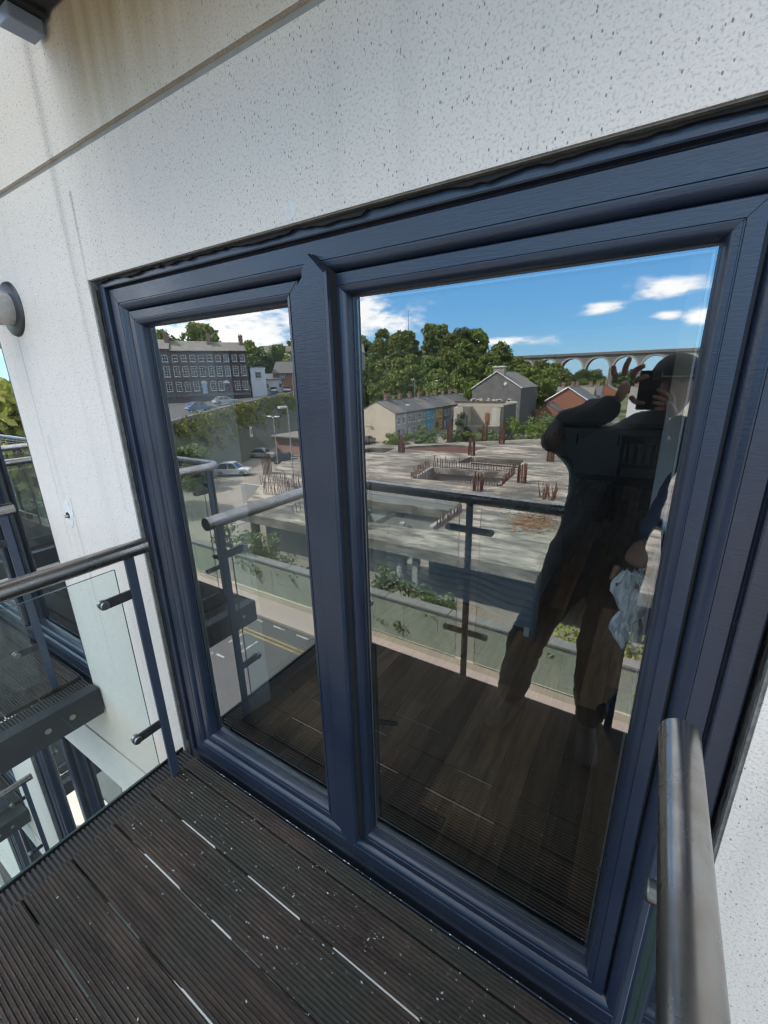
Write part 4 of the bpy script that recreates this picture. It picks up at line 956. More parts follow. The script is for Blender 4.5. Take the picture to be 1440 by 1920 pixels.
# brick houses beyond
bk = gable_house('brick_house', 'orange brick house with white bargeboards and wide grey roof', T(-21.6, 104, G0+1.4), math.radians(-90), 15, 8.8, 4.6, 7.3, BRICK, SLATE, ((12.0, 3), ), (), (), None, .35)
for a in (((-.35, 4.4), (4.4, 7.45)), ((9.15, 4.4), (4.4, 7.45))):
    b = MB(); b.tube([(-.1, a[0][0], a[0][1]), (-.1, a[1][0], a[1][1])], .16, 4); b.build('bargeboard', SASHW, bk)
gable_house('brick_outbuilding', 'low brick lean-to with grey roof beside the dark gabled house', T(-22.0, 97, G0+1.0), math.radians(-90), 6, 4.4, 3.2, 4.6, BRICK, SLATE, (), (), (), None, .2)
r_ = random.Random(9)
far = [(-23, 128, 'brown'), (-13.5, 132, 'grey'), (-6, 126, 'white'), (3, 138, 'buff'), (-18, 150, 'red'), (-7, 158, 'pale'), (6, 120, 'cream'), (14, 132, 'stone')]
fc = {'brown': (.22, .17, .14), 'grey': (.3, .3, .3), 'white': (.66, .66, .64), 'buff': (.45, .38, .3), 'red': (.30, .12, .07), 'pale': (.55, .55, .53), 'cream': (.6, .54, .42), 'stone': (.36, .34, .31)}
for i, (x, L, cn) in enumerate(far):
    gable_house('distant_house', f'small distant house with {cn} walls in front of the viaduct', T(x, L, G0+1.2), math.radians(r_.choice((-90, 0, 180))), 9, 7.5, 4.8, 7.2, wall_col('far_' + cn, fc[cn]), SLATE if i % 2 else SLATE2, ((1.2, 2), (7.8, 2)), ((2, 1, 1, 1.3), (6, 1, 1, 1.3), (2, 3.1, 1, 1.2), (6, 3.1, 1, 1.2)), (), 'distant houses below the viaduct')

# railway viaduct on the skyline
STONE = mat('dark_viaduct_stone', (.20, .185, .165), .95, noise=(.12, .8, (.13, .12, .11)), bump=(1.2, .5, .15))
STONEL = mat('pale_voussoir_stone', (.36, .34, .31), .9)
va = thing('viaduct', 'long stone railway viaduct with round arches on the skyline', 'viaduct', T(-20, 250, G0))
ZT, SPAN, RAD, ZSP = 10.3, 12.1, 5.2, 2.6
def bay_mesh():
    b = MB(); n = 18; y0, y1 = YV-254, YV-246
    arc_ = [(SPAN/2 - RAD*math.cos(math.pi*k/n), EYE+ZSP + RAD*math.sin(math.pi*k/n)) for k in range(n+1)]
    top = EYE+ZT-.9
    for y, flip in ((y1, 0), (y0, 1)):
        for k in range(n):
            (xa, za), (xb, zb) = arc_[k], arc_[k+1]; b.add([(xa, y, za), (xb, y, zb), (xb, y, top), (xa, y, top)], [(0, 1, 2, 3)])
        for xa, xb in ((0, arc_[0][0]), (arc_[-1][0], SPAN)): b.add([(xa, y, EYE+G0-4), (xb, y, EYE+G0-4), (xb, y, top), (xa, y, top)], [(0, 1, 2, 3)])
    for k in range(n):
        (xa, za), (xb, zb) = arc_[k], arc_[k+1]; b.add([(xa, y0, za), (xb, y0, zb), (xb, y1, zb), (xa, y1, za)], [(0, 1, 2, 3)])
    for x in (arc_[0][0], arc_[-1][0]): b.add([(x, y0, EYE+G0-4), (x, y1, EYE+G0-4), (x, y1, EYE+ZSP), (x, y0, EYE+ZSP)], [(0, 1, 2, 3)])
    b.add([(0, y0, top), (SPAN, y0, top), (SPAN, y1, top), (0, y1, top)], [(0, 1, 2, 3)])
    return b.mesh('arch_bay', STONE)
def ring_mesh():
    b = MB(); n = 18; y1 = YV-246
    for k in range(n):
        vs_ = []
        for q in (k+.06, k+.94):
            for r in (RAD, RAD+.85): vs_.append((SPAN/2-r*math.cos(math.pi*q/n), EYE+ZSP+r*math.sin(math.pi*q/n)))
        f4 = [vs_[0], vs_[2], vs_[3], vs_[1]]
        b.add([(x, y1+.12, z) for x, z in f4]+[(x, y1-.1, z) for x, z in f4], [(0, 1, 2, 3), (7, 6, 5, 4), (0, 4, 5, 1), (1, 5, 6, 2), (2, 6, 7, 3), (3, 7, 4, 0)])
    return b.mesh('arch_ring', STONEL)
bm_, rm_ = bay_mesh(), ring_mesh()
for i in range(-7, 8):
    x = -22 + i*SPAN
    o = new_obj('arch_bay', bm_, va, (x, 0, 0)); o.matrix_parent_inverse = va.matrix_basis.inverted()
    o = new_obj('arch_ring', rm_, va, (x, 0, 0)); o.matrix_parent_inverse = va.matrix_basis.inverted()
b = MB(); b.box(-120, 90, YV-254.3, YV-253.6, EYE+ZT-.9, EYE+ZT); b.build('parapet', STONE, va, world=True)
b = MB(); b.box(-120, 90, YV-246.4, YV-245.6, EYE+ZT-.9, EYE+ZT); b.box(-120, 90, YV-246, YV-245.4, EYE+ZT-1.25, EYE+ZT-.9); b.build('parapet', STONE, va, world=True)
# trees in front of and beyond the viaduct
r_ = random.Random(31)
for i, (x, L, s, k, z) in enumerate([(-52, 170, .95, 0, -8), (-45, 178, .9, 3, -8), (-38, 186, .9, 0, -9), (-33, 172, .8, 3, -9), (-27, 190, .85, 0, -10), (-40, 205, .9, 1, -8), (-30, 212, .95, 2, -7), (-21, 205, .8, 0, -9), (-13, 200, .7, 3, -9), (-22, 300, 1.2, 2, -6), (-14, 310, 1.2, 2, -5), (-6, 300, 1.15, 2, -6), (2, 305, 1.2, 2, -6), (11, 300, 1.2, 2, -6), (-5, 205, .75, 0, -9), (4, 200, .7, 3, -9), (13, 205, .8, 1, -9), (22, 200, .9, 0, -9), (-35, 300, 1.2, 2, -5), (-48, 215, 1.0, 1, -7), (-58, 190, 1.1, 0, -7)]):
    front = L < 250
    front = L < 250; s = s*(.72 if front and x > -34 else 1); z = z if front else z-8
    tree('valley_tree', k, T(x, L, z), s, r_.uniform(0, 6.28), ('round mid-green', 'tall mid-green', 'dark heavy', 'bright yellow-green')[k] + ' tree in the valley in front of the viaduct' if front else 'dark tree beyond the viaduct, seen through its arches', 'trees in front of the viaduct' if front else 'trees beyond the viaduct')

# ------------------------------------------------------------------ upper terrace: ivy-hung retaining cliff, road, Georgian houses, parked cars
EDGE = [(-71, 2, -6.4), (-50.5, 31, -4.9), (-59, 47, -4.1), (-68, 64, -3.5), (-79, 85, -2.9), (-100, 125, -2), (-150, 200, 0)]
BASE = [(-64, 1), (-46.0, 32), (-54.5, 48), (-63.5, 65), (-75, 87), (-96, 126), (-146, 201)]
up = [(x, L, z) for x, L, z in EDGE] + [(-420, 200, 2), (-420, 2, -6)]
sheet('upper_road', up, 0, ASPH, 'upper road along the top of the ivy-hung retaining wall', 'road')
CLIFF = mat('mossy_retaining_stone', (.13, .125, .105), .95, noise=(.35, .9, (.075, .085, .05)), bump=(1.5, .8, .2))
b = MB(); nseg = 10; g = np.random.default_rng(5)
cols_ = []
for i in range(len(EDGE)-1):
    for q in range(nseg if i < len(EDGE)-2 else nseg+1):
        t = q/nseg; e = [EDGE[i][k]+(EDGE[i+1][k]-EDGE[i][k])*t for k in range(3)]; a = [BASE[i][k]+(BASE[i+1][k]-BASE[i][k])*t for k in range(2)]
        cols_.append([T(e[0]+(a[0]-e[0])*s + (g.normal()*.35 if 0 < s < 1 else 0), e[1]+(a[1]-e[1])*s+(g.normal()*.35 if 0 < s < 1 else 0), e[2]-.02+(G0-.3-e[2])*s) for s in (0, .2, .4, .6, .8, 1)])
vs_ = [p for c in cols_ for p in c]; b.add(vs_, [(i*6+j, (i+1)*6+j, (i+1)*6+j+1, i*6+j+1) for i in range(len(cols_)-1) for j in range(5)])
tag(b.build('retaining_wall', CLIFF, smooth=True), 'tall shaded stone retaining wall below the upper road', 'wall')
b = MB()
for i in range(len(EDGE)-1):
    a, c = Vector(T(*EDGE[i])), Vector(T(*EDGE[i+1])); d = (c-a); d.z = 0; d.normalize(); n_ = Vector((-d.y, d.x, 0))*.22
    b.add([a-n_, c-n_, c+n_, a+n_, a-n_+Vector((0, 0, .55)), c-n_+Vector((0, 0, .55)), c+n_+Vector((0, 0, .55)), a+n_+Vector((0, 0, .55))], [(3, 2, 1, 0), (4, 5, 6, 7), (0, 1, 5, 4), (1, 2, 6, 5), (2, 3, 7, 6), (3, 0, 4, 7)])
tag(b.build('parapet_wall', COPE), 'low pale parapet along the edge of the upper road', 'wall')
# ivy and bramble hanging over the parapet
cs, rs = [], []; g = np.random.default_rng(8)
for i in range(240):
    k = g.integers(1, 4); t = g.uniform(0, 1); e = [EDGE[k][q]+(EDGE[k+1][q]-EDGE[k][q])*t for q in range(3)]; a = [BASE[k][q]+(BASE[k+1][q]-BASE[k][q])*t for q in range(2)]
    s = abs(g.normal())*.26; s = min(s, 1); p = T(e[0]+(a[0]-e[0])*s+.35, e[1]+(a[1]-e[1])*s-.35, e[2]+.25+(G0-e[2])*s); cs.append(tuple(p)); rs.append(g.uniform(.45, 1.0)*(1.2-s*.6))
V, F = leaf_cloud(cs, rs, 42, .20, 12); tag(new_obj('ivy', leaf_mesh('ivy', V, F, LEAF_Y)), 'yellow-green ivy and bramble spilling over the retaining wall', 'ivy', kind='stuff')
for i, (x, L, s) in enumerate(((-45.5, 30.0, .75), (-42.8, 28.4, .55), (-47.0, 27.5, .8))):
    tree('scrubby_tree', 5, T(x, L, G0), s, i*2.1, ('pale scrubby bush-tree', 'low scrubby bush-tree', 'tall scrubby bush-tree')[i] + ' at the foot of the retaining wall', 'scrub below the retaining wall', 'tree')

GEOR = wall_col('grey_brown_roughcast', (.15, .135, .125)); GEOR2 = wall_col('brown_roughcast', (.125, .10, .09)); GEOR0 = wall_col('dark_brown_brick', (.10, .075, .065))
def georgian(label, x0, w, eave, ridge, wm, cols, door_x, seed, chimx):
    o = Vector((-86.5, YV-75.5, EYE-2.8)); ang = math.atan2(.797, -.604); d = Vector((math.cos(ang), math.sin(ang), 0))
    h = thing('georgian_house', label, 'house', o + d*x0, ang, 'Georgian terrace on the upper road'); dp = 11.0
    MB().box(0, w-.02, 0, dp, -1.5, eave).build('wall', wm, h)
    b = MB(); e = .15; s = (ridge-eave)/(dp/2)
    b.xprism([(-.25, eave), (dp/2, ridge), (dp/2, ridge+e), (-.25, eave+e)], -.03, w); b.xprism([(dp/2, ridge), (dp+.25, eave), (dp+.25, eave+e), (dp/2, ridge+e)], -.03, w); b.build('roof', SLATE2, h)
    MB().bbox(-.02, w-.02, -.14, .02, eave-.28, eave-.02, .02).build('cornice', wm, h)
    MB().bbox(.06, w-.08, -.12, -.001, -.3, .35, .03).build('basement_plinth', COPE, h)
    for i in range(cols):
        x = w*(i+.5)/cols
        window(h, x, 7.6, 1.15, 1.5, 0, 2, 2); window(h, x, 4.3, 1.25, 2.3, 0, 2, 4)
        if abs(x-door_x) > .8: window(h, x, 1.0, 1.25, 2.1, 0, 2, 4)
    b = MB(); b.bbox(door_x-.55, door_x+.55, -.06, .02, .35, 2.55, .02); dr = b.build('door', DOORB if seed % 2 else DOORM, h)
    MB().yprism([(door_x+.75*math.cos(math.pi*k/12), 2.62+.7*math.sin(math.pi*k/12)) for k in range(13)], -.07, .02).build('fanlight', SASHW, dr)
    for cx in chimx: chimney(h, cx, dp*.42, ridge-1.4, ridge+1.6, .9, 2.6, 2)
    return h
georgian('dark brown Georgian house nearest the white annexe, arched doorway', 0.0, 7.4, 9.9, 12.2, GEOR0, 4, 5.2, 0, (.6, ))
georgian('grey-brown Georgian house in the middle of the terrace, pale blue door', 7.4, 9.4, 9.9, 12.4, GEOR, 5, 2.9, 1, (.7, ))
georgian('grey Georgian house at the near end of the terrace', 16.8, 9.0, 10.3, 12.7, GEOR, 4, 6.6, 1, (.5, 8.2))
wa = thing('white_annexe', 'narrow flat-roofed white annexe at the end of the Georgian terrace', 'building', Vector((-84.2, YV-79.0, EYE-2.8)), math.atan2(.797, -.604))
MB().bbox(0, 3.6, 0, 6, -1, 6.2, .05).build('wall', wall_col('white_paint_wall', (.62, .64, .66)), wa); window(wa, 1.8, 3.6, 1.5, 1.6, 0, 2, 2); MB().bbox(-.1, 3.7, -.1, 6.1, 6.2, 6.4, .03).build('roof', SLATE, wa)
o = Vector((-77.0, YV-86.5, EYE-2.4))
rh = gable_house('red_brick_house', 'red brick house with dark gabled roof beside the parked cars', o, math.radians(150), 9, 8, 4.6, 7.2, BRICK, SLATE, (), ((2, 2.9, 1.2, 1.2), (6.5, 2.9, 1.2, 1.2)), (), None, .5)
gable_house('low_shop', 'low white shop with pale sheet roof beside the red brick house', Vector((-81.5, YV-84.5, EYE-2.6)), math.radians(135), 9, 6, 3.2, 4.4, wall_col('shop_white', (.55, .55, .53)), mat('pale_sheet_roof', (.38, .38, .38), .6), (), ((2, 1, 1.6, 1.2), (6, 1, 1.6, 1.2)), (), None, .3)
for i, (x, L, w) in enumerate(((-104, 112, 12), (-92, 118, 11), (-82, 120, 9))):
    gable_house('hilltop_house', ('white-gabled', 'dark-walled', 'small grey')[i] + ' house with brown roof on the hilltop above the shop', T(x, L, 3.6), math.radians(140), w, 8, 4.6, 7.6, wall_col(('hill_white', 'hill_dark', 'hill_grey')[i], ((.6, .6, .6), (.2, .17, .15), (.33, .33, .33))[i]), SLATE2, ((1, 2), ), ((3, 1.6, 1.2, 1.3), (7, 1.6, 1.2, 1.3)), (), 'houses on the hilltop')
r_ = random.Random(77); i = 0
for (x, L, s, k) in [(-118, 74, 1.1, 0), (-112, 84, 1.05, 3), (-122, 90, 1.25, 1), (-108, 96, .95, 0), (-100, 92, .85, 2), (-104, 104, .9, 1), (-96, 102, .8, 3), (-93, 110, .75, 0), (-101, 99, .8, 4), (-132, 84, 1.3, 2), (-128, 70, 1.25, 0), (-138, 72, 1.3, 1), (-88, 104, .72, 3), (-91, 98, .7, 0), (-84, 103, .62, 1), (-115, 66, .9, 3)]:
    tree('terrace_tree', k, T(x, L, -1.5), s, r_.uniform(0, 6.28), ('broad green', 'tall leafy', 'dark heavy', 'bright yellow-green', 'dark pointed')[k] + ' tree showing above the Georgian roofs', 'trees behind the Georgian terrace'); i += 1

# cars
CARW = mat('car_window', (.015, .018, .022), .05, 0, .8); TYRE = mat('tyre_rubber', (.018, .018, .018), .85); RIM = mat('alloy_rim', (.55, .55, .56), .3, 1.0); LAMPM = mat('car_lamp', (.75, .75, .72), .15); REDL = mat('tail_lamp', (.35, .02, .02), .2)
def car(label, loc, rz, colr, suv=False, seed=0, cat='car'):
    c = thing('parked_car', label, cat, loc, rz, 'parked cars'); L_, W, H = (4.4, 1.82, 1.66) if suv else (4.25, 1.76, 1.45)
    paint = mat('car_paint_' + '_'.join('%d' % int(v*100) for v in colr), colr, .25, .15, .6, coat=.8)
    hb_ = .92 if suv else .84
    side = [(-L_/2, .38), (-L_/2+.04, .72), (-L_/2+.25, hb_-.02), (-.65, hb_), (L_/2-.35, hb_+.04), (L_/2-.04, hb_-.02), (L_/2, .42), (L_/2-.15, .24), (-L_/2+.15, .24)]
    b = MB(); n = len(side); vs_ = []
    for yy, k in ((-W/2, .985), (-W/2+.10, 1), (W/2-.10, 1), (W/2, .985)):
        for x, z in side: vs_.append((x*(k if abs(yy) > W/2-.01 else 1.0), yy, z if abs(yy) < W/2-.01 else z-.035*(z > .6)))
    fs = [tuple(range(n))] + [(q*n+i, (q+1)*n+i, (q+1)*n+(i+1) % n, q*n+(i+1) % n) for q in range(3) for i in range(n)] + [tuple(range(4*n-1, 3*n-1, -1))]
    b.add(vs_, fs); b.build('body', paint, c, smooth=True)
    cb = [(-.95, hb_-.02), (-.28, H-.05), (.35, H), (1.35 if suv else 1.05, H-.06), (L_/2-.22 if suv else 1.75, hb_)]
    b = MB(); n = len(cb); vs_ = []
    for yy in (-1, 1):
        for x, z in cb: t = (z-hb_)/(H-hb_); vs_.append((x, yy*(W/2-.07-.16*max(t, 0)), z))
    b.add(vs_, [tuple(range(n)), tuple(range(2*n-1, n-1, -1))]+[(i, n+i, n+(i+1) % n, (i+1) % n) for i in range(n)])
    g_ = b.build('cabin_glass', CARW, c)
    b = MB(); rp = [(-.30, H-.045), (.35, H+.012), (1.36 if suv else 1.06, H-.05), (1.38 if suv else 1.08, H-.09), (.35, H-.03), (-.33, H-.09)]
    b.yprism([(x, z) for x, z in rp], -(W/2-.21), W/2-.21); b.build('roof', paint, c)
    for s in (-1, 1):
        b = MB()
        for (x0, z0), (x1, z1) in (((-.95, hb_), (-.28, H-.05)), ((.40, hb_), (.42, H-.02)), ((L_/2-.25 if suv else 1.72, hb_), (1.35 if suv else 1.05, H-.06))):
            b.tube([(x0, s*(W/2-.065), z0), (x1, s*(W/2-.225), z1)], .045, 5)
        b.build('pillar', paint, c)
        for x in (-L_/2+.82, L_/2-.80):
            w = MB().lathe([(.0, s*(W/2-.20)), (.30, s*(W/2-.20)), (.325, s*(W/2-.17)), (.325, s*(W/2-.03)), (.30, s*(W/2+.005)), (.21, s*(W/2+.008))], 'y', (x, 0, .325), 20).build('wheel', TYRE, c, smooth=True)
            MB().lathe([(.0, s*(W/2-.015)), (.08, s*(W/2+.012)), (.20, s*(W/2+.006)), (.215, s*(W/2-.02))], 'y', (x, 0, .325), 12).build('rim', RIM, w)
        MB().bbox(-L_/2-.005, -L_/2+.22, s*.62-.17, s*.62+.17, .62, .76, .03).build('headlight', LAMPM, c)
        MB().bbox(L_/2-.16, L_/2+.01, s*.66-.12, s*.66+.12, .66, .84, .03).build('tail_light', REDL, c)
    return c
import_cars = [('light blue car parked on the upper road under the grey Georgian house', (-62.0, 43.5, -4.25), 100, (.14, .24, .36), False), ('silver car parked behind the light blue one on the upper road', (-68.5, 53.5, -3.85), 105, (.42, .43, .44), False),
               ('silver hatchback nose-out in front of the shop row', (-88.0, 80, -2.75), 35, (.40, .41, .43), False), ('pale silver car second in the row by the shop', (-85.2, 82, -2.7), 35, (.5, .5, .5), False),
               ('white car third in the row by the shop', (-82.6, 84, -2.65), 35, (.62, .62, .62), False), ('red car by the red brick house', (-80.4, 86, -2.6), 35, (.35, .05, .04), False), ('bright white van at the end of the row of cars', (-77.2, 85.5, -2.7), 35, (.66, .67, .68), True),
               ('white off-roader parked on the lower lot beside the retaining wall', (-45.6, 35.6, G0), 150, (.58, .58, .58), True), ('silver saloon in the shade of the retaining wall on the lower lot', (-52.2, 46.8, G0), 160, (.35, .36, .36), False),
               ('black car beside the flat-roofed brick building', (-45.4, 45.0, G0), 150, (.03, .035, .03), False), ('dark car at the foot of the cream gable', (-45.5, 66.5, G0), 80, (.05, .055, .06), False)]
for lb, (x, L, z), a, c, s in import_cars: car(lb, T(x, L, z), math.radians(a), c, s)

# small flat-roofed brick building, lamp posts, sign
fb = thing('flat_roofed_building', 'low brick building with flat overhanging roof on the lower lot', 'building', T(-49.5, 51, G0))
b = MB(); b.box(-53.2, -44.5, YV-56, YV-50.8, EYE+G0-.3, EYE+G0+2.7); b.build('wall', wall_col('pinkish_brick', (.30, .19, .16)), fb, world=True)
MB().bbox(-53.7, -44, YV-56.5, YV-50.1, EYE+G0+2.7, EYE+G0+3.0, .03).build('roof', SLATE2, fb, world=True)
wv = window(fb, 2.6, 1.1, 1.5, 1.1, .2, 2, 1); MB().box(-46.9-.75+.0, -46.9+.75, YV-50.8+.001, YV-50.76, EYE+G0+1.0, EYE+G0+2.2).build('white_shutter', SASHW, fb, world=True)
GALV = mat('galvanised_post', (.42, .43, .44), .5, .6)
def lamp(label, base, h, arms, r=.075):
    l = thing('lamp_post', label, 'lamp post', base, 0, 'lamp posts')
    MB().tube([(0, 0, -.2), (0, 0, h*.4), (0, 0, h)], [r, r*.85, r*.6], 10).build('pole', GALV, l, smooth=True)
    for dx, dy, up_ in arms:
        MB().tube([(0, 0, h-.05), (dx*.5, dy*.5, h+up_*.8), (dx, dy, h+up_)], r*.55, 8).build('arm', GALV, l, smooth=True)
        d = Vector((dx, dy, 0)).normalized() if (dx or dy) else Vector((1, 0, 0)); b = MB(); p = Vector((dx, dy, h+up_))
        b.bbox(p.x-.14-abs(d.x)*.26, p.x+.14+abs(d.x)*.26, p.y-.14-abs(d.y)*.26, p.y+.14+abs(d.y)*.26, p.z-.10, p.z+.06, .03); b.build('lantern', SASHW, l)
lamp('twin-headed lamp post standing on the lower lot beside the brick building', T(-44.2, 42.1, G0), 6.8, ((-.7, 0, .15), (.7, 0, .15)))
lamp('tall curved lamp post on the upper road by the parked cars', T(-66.6, 70, -3.2), 8.2, ((-1.6, -.3, .5), ))
lamp('street lamp on the cream gable corner of the cottage terrace', T(-51.5, 68, G0), 6.6, ((1.4, .2, .2), ))
lamp('lamp post standing in front of the grey cottage', T(-38.0, 68, G0), 6.9, ((.5, .1, .1), ), .06)
lamp('lamp post rising behind the cottage roofs, nearer the cream gable', T(-49.5, 93, G0), 11.2, ((-.5, 0, .1), ), .08)
lamp('lamp post rising behind the cottage roofs, farther from the cream gable', T(-46.5, 98, G0), 10.8, ((.3, 0, .05), ), .07)
lamp('slim lamp post on the slab side of the lower lot', T(-23.2, 23.6, G0), 9.6, ((.0, .5, .1), ), .05)
sg = thing('wall_sign', 'small yellow and white sign fixed to the retaining wall', 'sign', T(-53.0, 45.6, -8.2), math.radians(58))
MB().bbox(-.55, .55, -.03, .03, 0, 1.6, .01).build('board', SASHW, sg); MB().bbox(-.40, .40, -.045, -.031, .5, 1.2, .005).build('panel', YEL, sg)
ms = thing('radio_mast', 'thin radio mast on the far hilltop above the wood', 'mast', T(-166, 302, 10)); MB().tube([(0, 0, 0), (0, 0, 38)], [.5, .15], 6).build('mast', GALV, ms)
ms = thing('radio_mast', 'lower radio mast just above the treetops of the wood', 'mast', T(-173, 300, 10)); MB().tube([(0, 0, 0), (0, 0, 24)], [.5, .15], 6).build('mast', GALV, ms)

# shrubs along the wall, round the ruin, and on the derelict ground
sh = [(-9.6, 15.4, 3.4, 1.6, 1.9, LEAF_S, 'bushy grey-green shrub behind the wall, left of the round column'), (-7.2, 15.5, 1.8, 1.4, 1.5, LEAF_S, 'small shrub behind the wall beside the square column'),
      (-17.6, 15.4, 4.2, 1.6, 2.2, LEAF_S, 'wide leafy shrub behind the wall near the corner of the slab'), (-14.6, 15.5, 3.0, 1.5, 1.7, LEAF_S, 'leafy shrub behind the wall, second from the slab corner'), (-20.8, 15.8, 2.6, 1.8, 2.3, LEAF_S, 'tall shrub at the outer corner of the slab'),
      (-1.9, 15.4, 2.4, 1.4, 1.4, LEAF_Y, 'bright green shrub behind the wall seen between the legs'), (.7, 15.4, 2.4, 1.4, 1.6, LEAF_Y, 'bright yellow-green shrub behind the wall beside the door edge'), (3.6, 15.4, 3.0, 1.4, 1.7, LEAF_Y, 'yellow-green shrub farthest along the wall')]
for i, (x, L, w, d, h, mt, lb) in enumerate(sh): shrub(lb, T(x, L-.25, -10.7), w, d, h*1.25, 20, 90, .10, mt, 50+i, 'shrubs behind the boundary wall')
sheet('bank', [(-26, 14.5), (44, 14.5), (44, 24.2), (-30, 24.2)], -10.7, EARTH, 'raised earth behind the concrete wall', 'bank')
r_ = random.Random(15); i = 0
for x, L, w, h in [(-37, 63, 5, 3.2), (-33.5, 66, 5, 3.6), (-30, 70, 5, 3.4), (-27, 72, 5, 3.0), (-24, 71, 4.5, 3.0), (-21.5, 69, 5, 3.4), (-19, 76, 6, 5.0), (-16, 80, 6, 5.0), (-13.5, 84, 6, 4.6), (-18, 88, 6, 5.5), (-10.5, 78, 6, 4.2), (-7, 82, 7, 4.6), (-14, 72, 6, 3.6), (-29.8, 75.2, 2.6, 6.4), (-35.5, 70, 4, 3.0), (-4, 86, 7, 4.5), (0, 80, 7, 4.2), (-9, 92, 6, 4.4), (6, 84, 8, 5.5), (10, 78, 8, 6)]:
    shrub(('rambling green thicket', 'rough overgrown bush', 'tangled scrub bush', 'grey-green thicket')[i % 4] + (' in front of the cottages' if x < -31 else (' on the slope beside the dark gabled house' if x > -20 and L > 71 else ' in front of the roofless ruin')), T(x, L, G0-.2), w, w*.8, h, 18, 60, .22, LEAF_S if i % 3 else LEAF_A, 90+i, 'scrub on the derelict ground'); i += 1
for i, (x, L, s, k) in enumerate(((-47, 14, 1.0, 3), (-52, 17, 1.1, 3), (-43, 18, .9, 3), (-58, 12, 1.0, 3), (-40, 15.8, .55, 3))):
    tree('roadside_tree', k, T(x, L, G0), s, i, 'sunlit yellow-green tree along the street, seen in the next window', 'roadside trees')

# ------------------------------------------------------------------ the room behind the glass
PLANK = mat('dark_laminate', (.74, .45, .26), .5, 0, .3, noise=(2.2, .9, (.40, .23, .13)), var=.6)
def m_plank():
    m_ = MATS['dark_laminate']; t = m_.node_tree
    for n_ in t.nodes:
        if n_.type == 'TEX_NOISE':
            mp_ = t.nodes.new('ShaderNodeMapping'); mp_.inputs['Scale'].default_value = (9, 1, 1); co = [q for q in t.nodes if q.type == 'TEX_COORD'][0]
            t.links.new(co.outputs['Object'], mp_.inputs['Vector']); t.links.new(mp_.outputs[0], n_.inputs['Vector'])
m_plank()
FX0, FX1, FY0, FY1 = -2.15, 2.4, .305, 7.6
ft = MB().box(FX0, FX1, .125, FY1, -.055, -.02).build('floor', mat('floor_base', (.03, .025, .02), .7)); tag(ft, 'dark wood-plank floor of the room behind the glass', 'floor', kind='structure')
pw = .118; x = FX0; r_ = random.Random(3); pms = {}
while x < FX1 - .01:
    y = .13 - r_.uniform(0, .9)
    while y < FY1:
        l = r_.choice((.9, 1.2, 1.5)); key = l
        y0, y1 = max(y, .13), min(y+l, FY1)
        if y1-y0 > .05:
            MB().bbox(x+.0008, min(x+pw, FX1)-.0008, y0+.0008, y1-.0008, -.0195, -.0095, .0012).build('plank', PLANK, ft)
        y += l
    x += pw
def room_wall(x0, x1, y0, y1, z0, z1, mt, nm, lb): return tag(MB().box(x0, x1, y0, y1, z0, z1).build(nm, mt), lb, 'wall', kind='structure')
tag(MB().prism([(-2.16, .135), (-1.685, .135), (-1.635, .45), (-2.16, .45)], -.02, 2.45).build('wall_reveal', INT_WHITE), 'white plastered reveal beside the door inside the room', 'wall', kind='structure')
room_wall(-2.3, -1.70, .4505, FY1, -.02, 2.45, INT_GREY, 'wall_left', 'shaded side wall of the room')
tag(MB().bbox(-1.699, -1.682, .47, FY1, -.009, .12, .003).build('skirting', mat('dark_skirting', (.06, .05, .045), .5)), 'dark skirting board along the side wall of the room', 'skirting', kind='structure')
room_wall(.052, 2.5, 2.3, 2.42, -.02, 2.45, INT_WHITE, 'wall_partition', 'pale partition wall end inside the room')
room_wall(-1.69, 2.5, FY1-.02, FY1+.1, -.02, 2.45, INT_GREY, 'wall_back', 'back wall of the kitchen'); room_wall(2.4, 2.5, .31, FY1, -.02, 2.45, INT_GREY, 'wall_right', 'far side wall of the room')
room_wall(-2.3, 2.5, .31, FY1+.1, 2.45, 2.55, INT_WHITE, 'ceiling', 'ceiling of the room')
# bed with a ribbed blanket over its end
BED = mat('mattress_grey', (.10, .10, .11), .9)
bd = thing('bed', 'low dark bed end just inside the glass', 'bed', (-1.05, 1.75, -.0095))
MB().bbox(-1.62, -.53, 1.80, 3.55, .10, .34, .02).build('base', BED, bd, world=True); MB().bbox(-1.63, -.52, 1.79, 3.55, .345, .60, .05).build('mattress', BED, bd, world=True)
for x, y in ((-1.55, 1.87), (-.60, 1.87), (-1.55, 3.45), (-.60, 3.45)): MB().bbox(x-.03, x+.03, y-.03, y+.03, -.0095, .10, .004).build('leg', DOORM, bd, world=True)
def m_blanket():
    m_ = bpy.data.materials.new('charcoal_ribbed_knit'); m_.use_nodes = True; t = m_.node_tree; b = t.nodes['Principled BSDF']; b.inputs['Roughness'].default_value = .95
    co = N(t, 'ShaderNodeTexCoord'); n1 = N(t, 'ShaderNodeTexNoise'); n1.inputs['Scale'].default_value = 9; n1.inputs['Detail'].default_value = 5; t.links.new(co.outputs['Object'], n1.inputs['Vector'])
    t.links.new(mixc(t, n1.outputs['Fac'], (.20, .235, .28), (.32, .36, .41)), b.inputs['Base Color']); return m_
b = MB(); nu, nv = 70, 110; g = np.random.default_rng(3)
prof = [(0.0, .175)]
path = []   # across the bed end: from the hem up the front face, over the edge, back over the top
for i in range(nv):
    s = i/(nv-1)*1.25
    if s < .42: path.append((1.765, .175+s))
    elif s < .52: a = (s-.42)/.10*math.pi/2; path.append((1.765+.06*(1-math.cos(a)), .595+.035*math.sin(a)))
    else: path.append((1.825+(s-.52), .63))
vs_ = []
